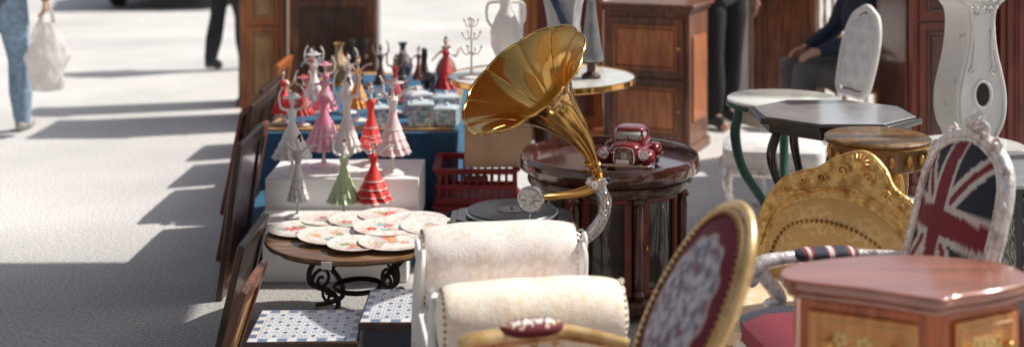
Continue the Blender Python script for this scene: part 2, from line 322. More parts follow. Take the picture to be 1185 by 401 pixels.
# ------------------------------------------------------------------ upholstered chairs
def rococo_chair(name,label,loc,rz,frame,back_outline,zs,lean,yb,sw,sd,seat_z,backcol,seatcol,arms=None,crest=None,inner=.86,fr=.022,fabric=FABRIC,cz=0,inner_outline=None,armpad=None,nail=True,slab=False,carved=True,roll=0):
    root=thing(name,label,'armchair' if arms else 'chair',loc,rz)
    B=T(0,yb,zs)@RX(-lean)@RY(roll)
    out=sm([(x,0,z) for x,z in back_outline],6,closed=True)
    M=Mesh(); M.xf=B
    if slab:
        poly=[(p.x,p.z) for p in out]
        n=len(poly); V=[(x,-.02,z) for x,z in poly]+[(x,.03,z) for x,z in poly]
        M.add(V,[tuple(range(n)),tuple(range(2*n-1,n-1,-1))]+[(i,n+i,n+(i+1)%n,(i+1)%n) for i in range(n)])
    M.tube(out,fr,12,closed=True,flat=(1.1,1),up=(0,1,0))
    M.tube([Vector((p.x*.93,-.012,cz+(p.z-cz)*.93)) for p in out],fr*.4,6,closed=True)
    if carved: beads(M,resample([Vector((p.x*.99,-fr*.9,cz+(p.z-cz)*.99)) for p in out],.035),fr*.38)
    if crest: crest(M)
    xs=min(abs(back_outline[0][0]),sw*.36)+.02
    M.xf=Matrix.Identity(4)
    for sx in(-1,1):
        pb=B@Vector((sx*xs*.9,.0,.04)); M.tube(sm([(sx*xs*.9,yb-.02,seat_z-.06),(sx*xs*.92,(yb+pb.y)/2,(seat_z+pb.z)/2),pb],4),fr*.95,8)
    fo=M.obj('backrest_frame',frame,root)
    io=inner_outline or [(x*inner,cz+(z-cz)*inner) for x,z in back_outline]
    io=sm([(x,0,z) for x,z in io],8,closed=True); K=len(io); czz=sum(p.z for p in io)/K
    xm=max(abs(p.x) for p in io); zm=max(abs(p.z-czz) for p in io)
    P=Mesh(); P.xf=B
    def f(sg,off):
        def g_(u,v):
            p=io[int(round(u*K))%K]; q=v
            return Vector((p.x*q,sg*(off+.028*(1-q**3)),czz+(p.z-czz)*q))
        return g_
    def cf(u,v):
        p=io[int(round(u*K))%K]; return backcol(p.x*v/xm,(p.z-czz)*v/zm,p.x*v,(p.z-czz)*v)
    P.grid(f(-1,.022 if slab else .008),K,48,cf,cu=True); P.grid(f(1,.032 if slab else .008),K,10,cf,cu=True)
    P.obj('backrest_upholstery',fabric,root)
    if nail:
        Nn=Mesh(); Nn.xf=B
        if not slab: beads(Nn,resample([Vector((p.x*.985,-.016,czz+(p.z-czz)*.985)) for p in io]+[Vector((io[0].x*.985,-.016,czz+(io[0].z-czz)*.985))],.017),.0055)
        if slab:
            ar=sm([(-.2,0,.0),(-.2,0,.1),(-.16,0,.17),(-.07,0,.205),(0,0,.212),(.07,0,.205),(.16,0,.17),(.2,0,.1),(.2,0,0)],6)
            beads(Nn,resample([Vector((p.x,-.052+.016*abs(p.x)/.2,p.z)) for p in ar],.017),.0068)
        Nn.obj('nailhead_trim',NAIL,root)
    Sx=Mesh(); hw=sw/2; hd=sd/2; y0=yb-.02-hd
    def sf(u,v):
        a=2*pi*u; ca,sa=math.cos(a),math.sin(a); e=.35
        x=math.copysign(abs(ca)**e,ca); y=math.copysign(abs(sa)**e,sa)
        q=min(v*1.5,1); taper=1-.06*(y>0)
        if v<.667: z=seat_z+.045*(1-q**4); rr=q
        else: z=seat_z-.05*(v-.667)/.333; rr=1
        return Vector((x*hw*rr*taper,y0+y*hd*rr,z))
    Sx.grid(sf,64,30,lambda u,v:seatcol(math.cos(2*pi*u)*min(v*1.5,1)*hw,math.sin(2*pi*u)*min(v*1.5,1)*hd),cu=True)
    Sx.obj('seat',fabric,root)
    Nn=Mesh(); ed=[sf(i/120,1)+Vector((0,0,.002)) for i in range(121)]; beads(Nn,resample(ed,.017),.006); Nn.obj('nailhead_trim',NAIL,root)
    Rl=Mesh(); 
    ring=[Vector((p.x*1.01,y0+(p.y-y0)*1.01,seat_z-.075)) for p in ed[:-1]]
    Rl.tube(ring,.03,8,closed=True,flat=(1,.5)); beads(Rl,resample([Vector((p.x*1.04,y0+(p.y-y0)*1.04,p.z)) for p in ring],.05),.012)
    Rl.obj('seat_rail',frame,root,smooth=60)
    for sx in(-1,1):
        for sy in(-1,1): cab_leg(root,(sx*(hw-.03),y0+sy*(hd-.03)),(sx*.7,sy*.7),seat_z-.08,.024,frame)
    if arms:
        ah,al,ox=arms
        for sx in(-1,1):
            A=Mesh(); pb=B@Vector((sx*xs,0,max(.03,(ah-zs)*.95)))
            x1=sx*(hw+ox)
            if carved:
                path=sm([pb,(x1,yb-.1,ah+.015),(x1,yb-al*.5,ah+.02),(x1,yb-al*.86,ah+.012),(x1,yb-al,ah-.02),(x1,yb-al*.97,ah-.055)],6)
                A.tube(path,[.016,.018,.017,.022,.026,.016],10)
            else:
                path=sm([pb,(x1,yb-.08,ah+.004),(x1,yb-al*.5,ah+.008),(x1,yb-al*.9,ah+.002),(x1,yb-al,ah-.008)],6)
                A.tube(path,[.016,.02,.023,.024,.018],12)
                for k in range(6): A.spiral((x1+sx*-.0,yb-.06-al*.15*k,ah-.012),.012,1.2,k,1,.004,ax='YZ')
            post=sm([(x1,yb-al*.93,ah-.02),(x1,yb-al*.8,ah-.1),(sx*hw,yb-al*.88,min(seat_z+.03,ah-.12)),(sx*hw,yb-al*.86,seat_z-.07)],6)
            A.tube(post,[.024,.022,.016,.022],10)
            A.spiral((x1+sx*.016,yb-al+.015,ah-.03),.03 if carved else .02,1.2,pi/2,1,.008,ax='YZ')
            A.spiral((x1+sx*.01,yb-al*.82,ah-.12),.024,1.2,0,1,.007,ax='YZ')
            if carved:
                for q in resample(post,.028): A.ball(q+Vector((sx*.012,-.006,0)),.008,6)
                for q in resample(path,.032): A.ball(q+Vector((sx*.012,0,-.004)),.0075,6)
            arm=A.obj('armrest',frame,root)
            if armpad:
                Pd=Mesh(); 
                def pf(u,v,x1=x1):
                    a=2*pi*u; l=(v-.5)*al*.46; e=math.sqrt(max(0,1-abs(2*v-1)**(4 if carved else 2.2)))
                    return Vector((x1+math.cos(a)*.034*e,yb-al*.5+l,ah+.024+math.sin(a)*.022*e))
                Pd.grid(pf,24,40,armpad,cu=True); Pd.obj('arm_pad',fabric,arm)
    return root
# --- burgundy oval-back gilt armchair
BUR=(.15,.009,.025)
def medal(u,v,x,z):
    r=math.hypot(u,v); n_=noise.noise(Vector((x*38,z*38,3)))+.5*noise.noise(Vector((x*90,z*90,3)))
    n2_=noise.noise(Vector((x*140,z*140,8)))
    th=math.atan2(v,u)
    if r<.74+.03*math.cos(12*th):
        if r>.70+.02*math.cos(12*th): return (.5,.42,.36)
        k=math.sin(x*95+2*math.sin(z*60))*math.sin(z*80+2*math.sin(x*56))
        t=n_+k*.5+n2_*.5
        if t>.25: return (.62,.6,.64)
        if t>-.1: return (.45,.44,.5)
        return (.25,.24,.3) if t>-.5 else (.3,.12,.16)
    return mixc(BUR,(.22,.018,.045),max(0,min(1,n_)))
def padburg(u,v):
    a=(u-.25)*2; l=(v-.5)*2; r=math.hypot(a*2.2,l)
    k=math.sin(l*9)*math.cos(a*14+math.sin(l*9)*2)
    if r<.75 and k>.05: return (.84,.8,.76)
    if .8<r<.88: return (.8,.6,.38)
    return BUR
oval=[(.168*math.cos(t*pi/8),.25+.255*math.sin(t*pi/8)) for t in range(16)]
oval=oval[8:]+oval[:8]
rococo_chair('armchair','pale gold oval-back armchair in burgundy velvet with silver floral medallion',(.08,2.665,0),R(-75),PALEG,oval,.47,R(29),.2,.5,.46,.42,medal,lambda x,y:damask(x,y,BUR,(.3,.12,.1)),arms=(.575,.34,-.005),fr=.012,cz=.25,armpad=padburg,inner=.92,carved=False)
# --- gold bergere
GD1=(.72,.44,.15); GD2=(.84,.6,.27)
ol=[(-.25,-.02),(-.28,.1),(-.28,.2),(-.245,.29),(-.19,.335),(-.13,.365),(-.08,.41),(0,.45),(.07,.42),(.12,.365),(.19,.335),(.245,.29),(.28,.2),(.28,.1),(.25,-.02),(0,-.04)]
def crest_b(M):
    for s in(-1,1):
        M.spiral((s*.045,-.024,.38),.024,1.3,0 if s<0 else pi,-s,.005); M.spiral((s*.11,-.024,.34),.018,1.3,0 if s<0 else pi,-s,.0045); M.spiral((s*.165,-.024,.315),.014,1.3,0 if s<0 else pi,-s,.004)
        M.spiral((s*.215,-.024,.275),.014,1.3,0 if s<0 else pi,-s,.004)
        M.tube(sm([(0,-.024,.335),(s*.07,-.024,.315),(s*.14,-.024,.29),(s*.2,-.024,.25),(s*.245,-.024,.18),(s*.255,-.024,.08)],6),.005,6)
    for k in range(7):
        a=pi*(.15+.7*k/6); M.tube(sm([(0,-.025,.40),(.022*math.cos(a),-.032,.40+.025*math.sin(a)),(.04*math.cos(a),-.022,.40+.045*math.sin(a))],3),[.004,.007,.003],7)
inn=[(-.215,-.01),(-.232,.08),(-.225,.17),(-.18,.235),(-.1,.275),(0,.29),(.1,.275),(.18,.235),(.225,.17),(.232,.08),(.215,-.01),(0,-.02)]
rococo_chair('armchair','carved gilt armchair with gold damask upholstery and scrolled crest',(.83,3.72,0),R(-38),GILT,ol,.355,R(20),.26,.56,.5,.37,lambda u,v,x,z:damask(x,z,GD1,GD2,.7),lambda x,y:damask(x,y,(.75,.56,.34),(.88,.78,.6)),crest=crest_b,fr=.013,cz=.2,inner_outline=inn,slab=True,fabric=SATIN,roll=R(7))
# --- union flag silver armchair
def uj(u,v,x,z):
    N_=(.01,.016,.036); W_=(.7,.66,.64); R_=(.22,.012,.03)
    uu=u*.8+.2; vv=v*.85+.18
    if abs(uu)<.13 or abs(vv)<.12: return R_
    if abs(uu)<.2 or abs(vv)<.19: return W_
    dd=min(abs(uu-vv),abs(uu+vv))
    if dd<.06: return R_
    if dd<.17: return W_
    return N_
ush=[(-.185,-.02),(-.205,.12),(-.205,.28),(-.17,.37),(-.1,.41),(0,.43),(.1,.41),(.17,.37),(.205,.28),(.205,.12),(.185,-.02),(0,-.03)]
def crest_u(M):
    for k in range(7):
        a=pi*(.12+.76*k/6); M.tube(sm([(0,-.015,.44),(.02*math.cos(a),-.026,.44+.028*math.sin(a)),(.04*math.cos(a),-.012,.44+.06*math.sin(a))],3),[.005,.009,.004],7)
    for s in(-1,1):
        M.spiral((s*.04,-.01,.445),.028,1.4,0 if s<0 else pi,-s,.008)
        M.spiral((s*.12,-.01,.42),.024,1.3,0 if s<0 else pi,-s,.007); M.spiral((s*.185,-.01,.36),.022,1.3,0 if s<0 else pi,-s,.007)
        for k in range(5): M.spiral((s*.21,-.014,.04+.06*k),.012,1.2,0,s,.005)
def padnavy(u,v): return (.02,.03,.06) if math.sin(v*20)>-.2 else ((.7,.66,.64) if math.sin(v*20)<-.8 else (.26,.02,.04))
rococo_chair('armchair','silver-leaf carved armchair upholstered with a Union Jack flag back',(.945,3.42,0),R(-81),SILV,ush,.52,R(15),.24,.5,.5,.4,uj,lambda x,y:(.02,.03,.06) if abs(x)>.06 else (.26,.014,.04),arms=(.53,.46,0),crest=crest_u,fr=.019,cz=.2,armpad=padnavy,inner=.91,nail=False)
# ------------------------------------------------------------------ scroll-arm bench
bench=thing('bench','white framed scroll-arm bench in cream and rose damask','bench',(.005,3.43,0),R(9))
CR1=(.92,.86,.82); CR2=(.84,.71,.62); CG1=(.95,.88,.77); CG2=(.9,.76,.57)
def armprofile():
    pts=[]
    cy,cz,r=.28,.542,.09
    pts+= [(.225,.36),(.225,.42),(.212,.47)]
    for k in range(0,15):
        a=R(200-k*20); pts.append((cy+r*math.cos(a),cz+r*math.sin(a)))
    pts+= [(.262,.45),(.275,.40),(.28,.34)]
    return sm([(0,y,z) for y,z in pts],3)
ap=armprofile(); K=len(ap)-1
for sy in(-1,1):
    A=Mesh(); W_=.228
    ca,cb=(CR1,CR2) if sy>0 else (CG1,CG2)  # near arm gets a paler, warmer copy: sunlight put into the colour
    lens=[0]
    for a,b_ in zip(ap,ap[1:]): lens.append(lens[-1]+(b_-a).length)
    def af(u,v,sy=sy):
        p=ap[int(round(v*K))]; xx=(u-.5)*2; x=xx*W_
        k=(1-abs(xx)**4)**.5*.24-.18+.010*math.sin(u*17+v*4)+.018*noise.noise(Vector((u*6,v*9,sy)))
        c=Vector((0,.28,.542)); q=c+(p-c)*(1+k) if p.z>.45 else p+Vector((0,-.012*(1-abs(xx)**6),0))
        return Vector((x,sy*q.y,q.z))
    A.grid(af,150,K,lambda u,v:damask((u-.5)*2*W_+.055,lens[int(round(v*K))],ca,cb,.7))
    for sx in(-1,1):
        A.col=ca; ring=[p for p in ap if p.z>.46]; n=len(ring); c=Vector((0,.28,.542))
        V=[];F=[]
        for i in range(6):
            q=.82*(1-i/5)
            for p in ring:
                pp=c+(p-c)*q; V.append((sx*(W_+.014*math.sqrt(max(0,1-(q/.82)**2))),sy*pp.y,pp.z))
        for i in range(5):
            for j in range(n-1): F.append((i*n+j,i*n+j+1,(i+1)*n+j+1,(i+1)*n+j))
        A.add(V,F)
    arm=A.obj('armrest',SATIN,bench,label='rolled arm in cream damask')
    for sx in(-1,1):
        F=Mesh()
        F.tube(sm([(sx*(W_+.008),sy*.262,.28),(sx*(W_+.012),sy*.25,.38),(sx*(W_+.012),sy*.232,.47),(sx*(W_+.010),sy*.205,.55),(sx*(W_+.006),sy*.21,.585)],5),[.034,.03,.026,.022,.014],12,flat=(1,.7),up=(0,1,0))
        F.spiral((sx*(W_+.018),sy*.23,.58),.026,1.3,pi/2,sy,.008,ax='YZ')
        F.box((sx*(W_+.006),sy*.255,.24),(.05,.06,.14)); F.obj('arm_frame',WHITEP,arm,bevel=.003)
        Nn=Mesh(); beads(Nn,resample([Vector((sx*(W_-.002),sy*(.28+(p.y-.28)*(.85 if p.z>.45 else 1)),.542+(p.z-.542)*(.85 if p.z>.45 else 1))) for p in ap],.017),.005); Nn.obj('nailhead_trim',NAIL,arm)
C=Mesh()
def cf(u,v):
    a=2*pi*u; ca,sa=math.cos(a),math.sin(a); x=math.copysign(abs(ca)**.3,ca); y=math.copysign(abs(sa)**.3,sa); q=min(v*1.4,1)
    return Vector((x*.215*q,y*.225*q,.47-.03*q**4 if v<.714 else .44-.1*(v-.714)/.286))
C.grid(cf,60,30,lambda u,v:damask(math.cos(2*pi*u)*v*.2,math.sin(2*pi*u)*v*.2,CR1,CR2),cu=True); C.obj('seat',SATIN,bench)
Rl=Mesh(); Rl.box((0,0,.3),(.42,.46,.07))
for sx in(-1,1): Rl.box((sx*.232,0,.34),(.034,.46,.15))
Rl.obj('seat_rail',WHITEP,bench,bevel=.004)
for sx in(-1,1):
    for sy in(-1,1): cab_leg(bench,(sx*.22,sy*.255),(sx*.6,sy*.6),.27,.022,WHITEP)
# ------------------------------------------------------------------ canted mahogany commode (front)
cm=thing('side_table','small polished cherry commode with canted corners and inlaid drawers','side table',(.87,2.78,0))
hexp=[(-.275,.0),(-.255,-.045),(-.12,-.10),(.0,-.165),(.035,-.168),(.06,-.15),(.16,-.11),(.255,-.055),(.28,-.01),(.25,.09),(.17,.13),(.06,.155),(-.06,.145),(-.17,.11),(-.25,.06)]
hs=[(p.x,p.y) for p in sm([(x,y,0) for x,y in hexp],4,closed=True)]
M=Mesh(); M.prism(hs,.738,.762); M.prism([(x*.96,y*.96) for x,y in hs],.722,.738); M.obj('top',MAHOT,cm,bevel=.006,seg=3)
body=[(-.245,.0),(-.235,-.035),(.0,-.145),(.03,-.147),(.05,-.135),(.235,-.045),(.25,-.01),(.22,.08),(.05,.135),(-.15,.1),(-.225,.05)]
M=Mesh(); M.prism(body,.36,.722); M.prism([(x*1.04,y*1.04) for x,y in body],.33,.36); M.obj('cabinet_body',COMM,cm,bevel=.004)
def panel_on(root,a,b_,z0,z1,off,t,mname,m,parent=None,ins=.02):
    a=Vector((*a,0));b_=Vector((*b_,0)); dx=(b_-a); l=dx.length; dx.normalize(); nrm=Vector((dx.y,-dx.x,0))
    c=(a+b_)/2+nrm*(off+t/2); M=Mesh(); rot=Matrix((dx,-nrm,Vector((0,0,1)))).transposed()
    M.box((c.x,c.y,(z0+z1)/2),(l-2*ins,t,z1-z0),rot=rot); return M.obj(mname,m,parent or root,bevel=.003),c,dx,nrm
for a,b_ in(((-.235,-.035),(.0,-.145)),((.05,-.135),(.235,-.045))):
    for z0,z1 in((.575,.70),(.4,.555)):
        dr,c,dx,nrm=panel_on(cm,a,b_,z0,z1,.002,.008,'drawer',INLAY,ins=.014)
        I=Mesh(); zc=(z0+z1)/2; l=(Vector(b_)-Vector(a)).length/2-.03; hz=(z1-z0)/2-.016
        q=[c+nrm*.0055+dx*s*l+Vector((0,0,zc+t*hz)) for s,t in((-1,-1),(1,-1),(1,1),(-1,1))]
        for i in range(4): I.tube([q[i],q[(i+1)%4]],.0012,4)
        for s in(-.45,.05,.5):
            ctr=c+nrm*.0045+dx*s*l+Vector((0,0,zc+.012*math.sin(s*9)))
            for k in range(5):
                an=k*2*pi/5+s; I.ball(ctr+dx*math.cos(an)*.011+Vector((0,0,math.sin(an)*.011)),(.0075,.002,.0075),7)
            I.tube(sm([ctr+dx*.012,ctr+dx*.03+Vector((0,0,.014)),ctr+dx*.045+Vector((0,0,-.01)),ctr+dx*.055+Vector((0,0,.01))],3),.0016,4)
            for k in(-1,1): I.ball(ctr+dx*.03*k+Vector((0,0,-.014)),(.010,.002,.005),7)
        I.obj('floral_inlay',plain((.85,.62,.25)),dr)
        for s in(-.66,.66):
            H=Mesh(); p=c+dx*s*l*1.0+Vector((0,0,zc)); H.tube([p,p+nrm*.014],.006,8); H.ball(p+nrm*.02,.011,10); H.obj('knob',BRASS,dr)
for x,y in((-.2,.0),(.01,-.12),(.2,-.01),(-.05,.09)): turned_leg(cm,(x,y),.335,.02,COMM)
# ------------------------------------------------------------------ gramophone
sp=thing('stand','low dark wooden stand carrying the gramophone','stand',(.0,4.42,0))
M=Mesh(); M.box((0,0,.385),(.48,.44,.03)); M.obj('top',DARKW,sp,bevel=.005)
for x in(-.19,.19):
    for y in(-.17,.17): turned_leg(sp,(x,y),.372,.025,DARKW)
M=Mesh(); M.box((0,0,.34),(.4,.36,.06)); M.obj('apron',DARKW,sp,bevel=.003)
gr=thing('gramophone','antique gramophone with large brass horn and black octagonal case','gramophone',(.0,4.42,.4))
octo=[(.235*math.cos(R(22.5+45*k)),.21*math.sin(R(22.5+45*k))) for k in range(8)]
M=Mesh(); M.prism([(x*1.02,y*1.02) for x,y in octo],.0,.018); M.prism([(x*.93,y*.93) for x,y in octo],.018,.058); M.prism([(x*1.0,y*1.0) for x,y in octo],.058,.072); M.prism([(x*.9,y*.9) for x,y in octo],.072,.08)
M.obj('case',BLACK,gr,bevel=.004)
M=Mesh(); M.lathe([(0,.084),(.158,.084),(.163,.087),(.163,.094),(.158,.096),(0,.096)],64,(-.0,-.01,0)); pl=M.obj('turntable',CHROME,gr)
M=Mesh(); pr=[(0,.0975)]
for k in range(24): 
    r_=.052+.104*k/23; pr.append((r_,.0995 if k%2 else .0985))
pr+=[(.158,.0975)]
M.lathe(pr,72,(-.0,-.01,0),caps=False); M.obj('record',VINYL,pl)
M=Mesh(); M.lathe([(0,.1002),(.048,.1002),(.048,.099)],40,(-.0,-.01,0),caps=False); M.lathe([(.004,.099),(.004,.108),(0,.11)],10,(-.0,-.01,0)); M.obj('record_label',plain((.05,.045,.05)),pl)
Tt=Vector((.292,.0,.245)); Cc=Vector((.035,-.16,.585)); ax=(Cc-Tt); HL=ax.length; ax.normalize(); RM=.246
qh=ax.to_track_quat('Z','Y').to_matrix().to_4x4()
prof=[(0,.018),(.12,.025),(.25,.036),(.4,.052),(.53,.07),(.65,.092),(.75,.118),(.84,.15),(.91,.186),(.96,.218),(.985,.238),(.99,.246)]
P3=sm([(r,0,t*HL) for t,r in prof],5)
hp=[(p.x,p.z) for p in P3]
NF=10
def lobe(th,i):
    k=max(0,(i-.15))/.85
    return 1+k*.05*(abs(math.sin(th*NF/2))**.6-.6)
def bendz(v):
    t=max(0,min(1,v.z/HL)); off=.028*math.sin(pi*t)*(1-t)*1.6
    return v+bdir*off
inv=qh.inverted(); bdir=(inv@Vector((.65,0,.5)).to_4d()).to_3d(); bdir.z=0; bdir.normalize()
inner_=[(max(r-.003,.004),z+.0012) for r,z in hp]
def hornmesh(fill):
    M=Mesh(); fill(M); M.v=[Matrix.Translation(Tt)@qh@bendz(v) for v in M.v]; return M
horn=hornmesh(lambda M:M.lathe(hp+inner_[::-1],NF*18,lobe=lambda th,i:lobe(th,(i*2 if i<.5 else 2-2*i)),caps=False)).obj('horn',BRASS,gr,smooth=50)
def _rim(M): M.tube([(RM*lobe(2*pi*j/180,1)*math.cos(2*pi*j/180),RM*lobe(2*pi*j/180,1)*math.sin(2*pi*j/180),.99*HL) for j in range(180)],.0055,8,closed=True)
hornmesh(_rim).obj('horn_rim',BRASS,horn)
def _seam(M):
    for k in range(NF):
        th=2*pi*k/NF; M.tube([Vector(((r*lobe(th,i/(len(hp)-1))-.0015)*math.cos(th),(r*lobe(th,i/(len(hp)-1))-.0015)*math.sin(th),z)) for i,(r,z) in enumerate(hp)][3:],.0032,6)
hornmesh(_seam).obj('horn_seam',BRASS,horn)
M=Mesh(); 
M.tube(sm([Tt+ax*.03,Tt,Tt-ax*.02+Vector((0,0,-.012)),Tt+Vector((.012,-.02,-.045))],5),.02,16)
for o_ in(.0,.028): M.xf=Matrix.Translation(Tt+ax*(.006+o_))@qh; M.lathe([(.018,-.006),(.025,-.004),(.027,0),(.025,.004),(.018,.006)],24,caps=False)
M.xf=Matrix.Identity(4); M.obj('horn_elbow',BRASS,gr)
M=Mesh(); e0=Tt+Vector((.0,-.02,-.05))
M.lathe([(.02,-.02),(.034,-.016),(.036,0),(.034,.014),(.022,.018)],28,e0+Vector((.005,0,0)))
for k in range(14): a=2*pi*k/14; M.ball(e0+Vector((.005+.035*math.cos(a),.035*math.sin(a),0)),.005,6)
M.obj('collar',CHROME,gr)
M=Mesh(); M.tube(sm([e0+Vector((0,0,-.01)),e0+Vector((-.03,-.01,-.026)),e0+Vector((-.08,-.03,-.034)),e0+Vector((-.14,-.06,-.034)),e0+Vector((-.185,-.09,-.03)),e0+Vector((-.2,-.1,-.036))],6),[.019,.019,.016,.013,.011,.011],16)
ta=M.obj('tonearm',BRASS,gr)
rc=e0+Vector((-.228,-.125,-.03))
M=Mesh(); M.xf=Matrix.Translation(rc)@RZ(R(-12))@RX(R(90))
M.lathe([(0,-.012),(.038,-.012),(.046,-.008),(.048,0),(.046,.008),(.041,.011),(.037,.008),(.0,.008)],40)
M.lathe([(.0,.010),(.012,.0105),(.012,.013),(0,.014)],20)
for k in range(8):
    a=2*pi*k/8; M.tube([(.012*math.cos(a),.012*math.sin(a),.0105),(.033*math.cos(a),.033*math.sin(a),.0105)],.0022,5)
so_=M.obj('soundbox',CHROME,ta)
M=Mesh(); M.xf=Matrix.Translation(rc)@RZ(R(-12))@RX(R(90)); M.lathe([(.014,.0088),(.036,.0088)],32,caps=False); M.obj('diaphragm',plain((.88,.87,.85)),so_)
M=Mesh(); M.tube([rc+Vector((0,0,-.04)),rc+Vector((-.008,-.008,-.083))],[.003,.0012],6); M.obj('needle',CHROME,so_)
M=Mesh()
br=sm([e0+Vector((.012,0,-.018)),e0+Vector((.032,.0,-.06)),e0+Vector((.026,.0,-.12)),e0+Vector((-.005,.0,-.17)),e0+Vector((-.05,0,-.2)),e0+Vector((-.085,0,-.17))],7)
M.tube(br,[.022,.026,.021,.025,.022,.014],14,flat=(.55,1),up=(0,1,0))
M.tube([p+Vector((.0,-.012,0)) for p in br],.006,8)
for i,q in enumerate(resample(br,.03)): M.spiral(q+Vector((.004,-.014,0)),.013,1.2,i*1.7,(-1)**i,.0035)
M.spiral(e0+Vector((-.05,-.012,-.175)),.026,1.3,0,-1,.006)
M.obj('bracket',CHROME,gr,smooth=60)
# ------------------------------------------------------------------ round mahogany cabinet
rc_=thing('display_cabinet','round mahogany drum cabinet with glazed doors and galleried top','cabinet',(.391,5.02,0))
M=Mesh(); M.lathe([(.345,.525),(.35,.515),(.358,.52),(.36,.535),(.36,.56),(.352,.575),(.342,.575),(.338,.56),(.336,.54),(0,.54)],96); M.lathe([(.32,.495),(.348,.515),(.348,.525),(.33,.535)],96,caps=False); M.obj('top',DTOP,rc_)
M=Mesh(); M.lathe([(.29,.03),(.34,.03),(.345,.05),(.34,.075),(.325,.085),(.31,.085)],80); M.lathe([(.31,.46),(.325,.462),(.33,.475),(.325,.495),(.3,.495)],80)
for k in range(8):
    a=2*pi*(k+.35)/8; x,y=math.cos(a),math.sin(a)
    M.lathe([(.02,.085),(.026,.1),(.016,.115),(.02,.15),(.017,.28),(.02,.41),(.016,.43),(.026,.445),(.02,.46)],12,(x*.312,y*.312,0))
fr_=M.obj('cabinet_frame',MAHOG,rc_)
M=Mesh(); M.lathe([(.288,.085),(.288,.462)],96,caps=False); M.obj('glass_panel',GLASS,rc_)
M=Mesh()
for k in range(8):
    a0=2*pi*(k+.35)/8; 
    for aa in(a0+.12,a0+2*pi/8-.12): M.box((math.cos(aa)*.297,math.sin(aa)*.297,.273),(.012,.026,.375),rz=aa)
    for zz in(.097,.449):
        pts=[(math.cos(a0+.1+t*(2*pi/8-.2)/6)*.297,math.sin(a0+.1+t*(2*pi/8-.2)/6)*.297,zz) for t in range(7)]; M.tube(pts,.013,6)
M.obj('door_frame',CHERRYW,rc_)
for k in range(5):
    a=2*pi*k/5+.3; M=Mesh(); M.ball((.3*math.cos(a),.3*math.sin(a),.02),(.035,.035,.02),12); M.obj('foot',MAHOG,rc_)
for k in(5,6):
    M=Mesh(); a=2*pi*(k+.35)/8+.12; M.ball((math.cos(a)*.31,math.sin(a)*.31,.27),(.006,.006,.012),8); M.obj('door_handle',BRASS,rc_)
# small red model car on cabinet
mc=thing('toy_car','dark red rounded vintage tin model car with chrome trim on cabinet','toy car',(.462,4.92,.542),R(-16))
def blob(M,c,r,e=2.6,n=28):
    V=[];F=[];mm=18; k=2/e; sg=lambda x:math.copysign(abs(x)**k,x)
    for i in range(mm+1):
        ph=-pi/2+pi*i/mm
        for j in range(n):
            th=2*pi*j/n; cp_,sp_=math.cos(ph),math.sin(ph)
            V.append((c[0]+r[0]*sg(cp_)*sg(math.cos(th)),c[1]+r[1]*sg(cp_)*sg(math.sin(th)),c[2]+r[2]*sg(sp_)))
    for i in range(mm):
        for j in range(n): F.append((i*n+j,i*n+(j+1)%n,(i+1)*n+(j+1)%n,(i+1)*n+j))
    M.add(V,F)
XS=Matrix.Diagonal((1.1,.78,1.0,1))
def CM(): 
    m_=Mesh(); m_.xf=XS; return m_
M=CM(); blob(M,(0,0,.055),(.07,.155,.036),4); blob(M,(0,-.085,.078),(.054,.07,.03),2.8); blob(M,(0,.05,.09),(.064,.1,.05),3)
M.obj('car_body',REDCAR,mc,smooth=80)
for s in(-1,1):
    M=CM(); blob(M,(s*.078,-.1,.052),(.026,.06,.032),2.4); blob(M,(s*.078,.1,.052),(.026,.062,.034),2.4); M.tube([(s*.08,-.06,.03),(s*.08,.06,.03)],.008,8); M.obj('mudguard',REDCAR,mc,smooth=80)
M=CM(); blob(M,(0,.045,.112),(.058,.092,.032),3.4); M.obj('window',plain((.4,.42,.42),.1,.8),mc,smooth=80)
M=CM(); blob(M,(0,.05,.142),(.056,.08,.013),3)
for x in(-.052,.0,.052): M.tube(sm([(x*1.05,-.052,.1),(x,-.04,.125),(x*.95,-.01,.142)],5),.004,6)
for s in(-1,1): M.tube([(s*.06,.05,.09),(s*.057,.05,.142)],.005,6)
M.obj('roof',REDCAR,mc,smooth=80)
for s in(-1,1):
    for y in(-.078,.078):
        M=Mesh(); M.xf=T(s*.09,y,.032)@RY(R(90)); M.lathe([(.0,-.011),(.028,-.012),(.032,-.006),(.032,.006),(.028,.012),(0,.011)],24); wh=M.obj('wheel',RUBBER,mc)
        M=Mesh(); M.xf=T(s*.09,y,.032)@RY(R(90)); M.lathe([(0,-.014),(.018,-.0135),(.018,.0135),(0,.014)],20); M.obj('rim',CHROME,wh)
M=CM()
for i in range(7):
    z=.042+i*.007; w1=.03-.0015*i; M.tube(sm([(-w1,-.155,z),(0,-.168,z),(w1,-.155,z)],3),.0018,5)
M.tube(sm([(-.034,-.155,.036),(0,-.17,.034),(.034,-.155,.036),(.03,-.152,.086),(0,-.158,.094),(-.03,-.152,.086)],4,closed=True),.003,6,closed=True)
M.tube(sm([(0,-.15,.112),(0,-.12,.112),(0,-.06,.106)],3),.003,6); M.obj('grille',CHROME,mc)
for s in(-1,1):
    M=CM(); M.ball((s*.07,-.155,.07),(.018,.014,.018),14); M.tube([(s*.07,-.17,.07),(s*.07,-.155,.07)],.0185,16); M.obj('headlight',CHROME,mc)
for y in(-1,1):
    M=CM(); M.tube(sm([(-.105,y*.16,.03),(-.07,y*.185,.028),(.07,y*.185,.028),(.105,y*.16,.03)],5),.007,8); M.obj('bumper',CHROME,mc)
M=CM(); M.box((0,-.196,.045),(.045,.003,.014)); M.obj('number_plate',PAPER,mc)
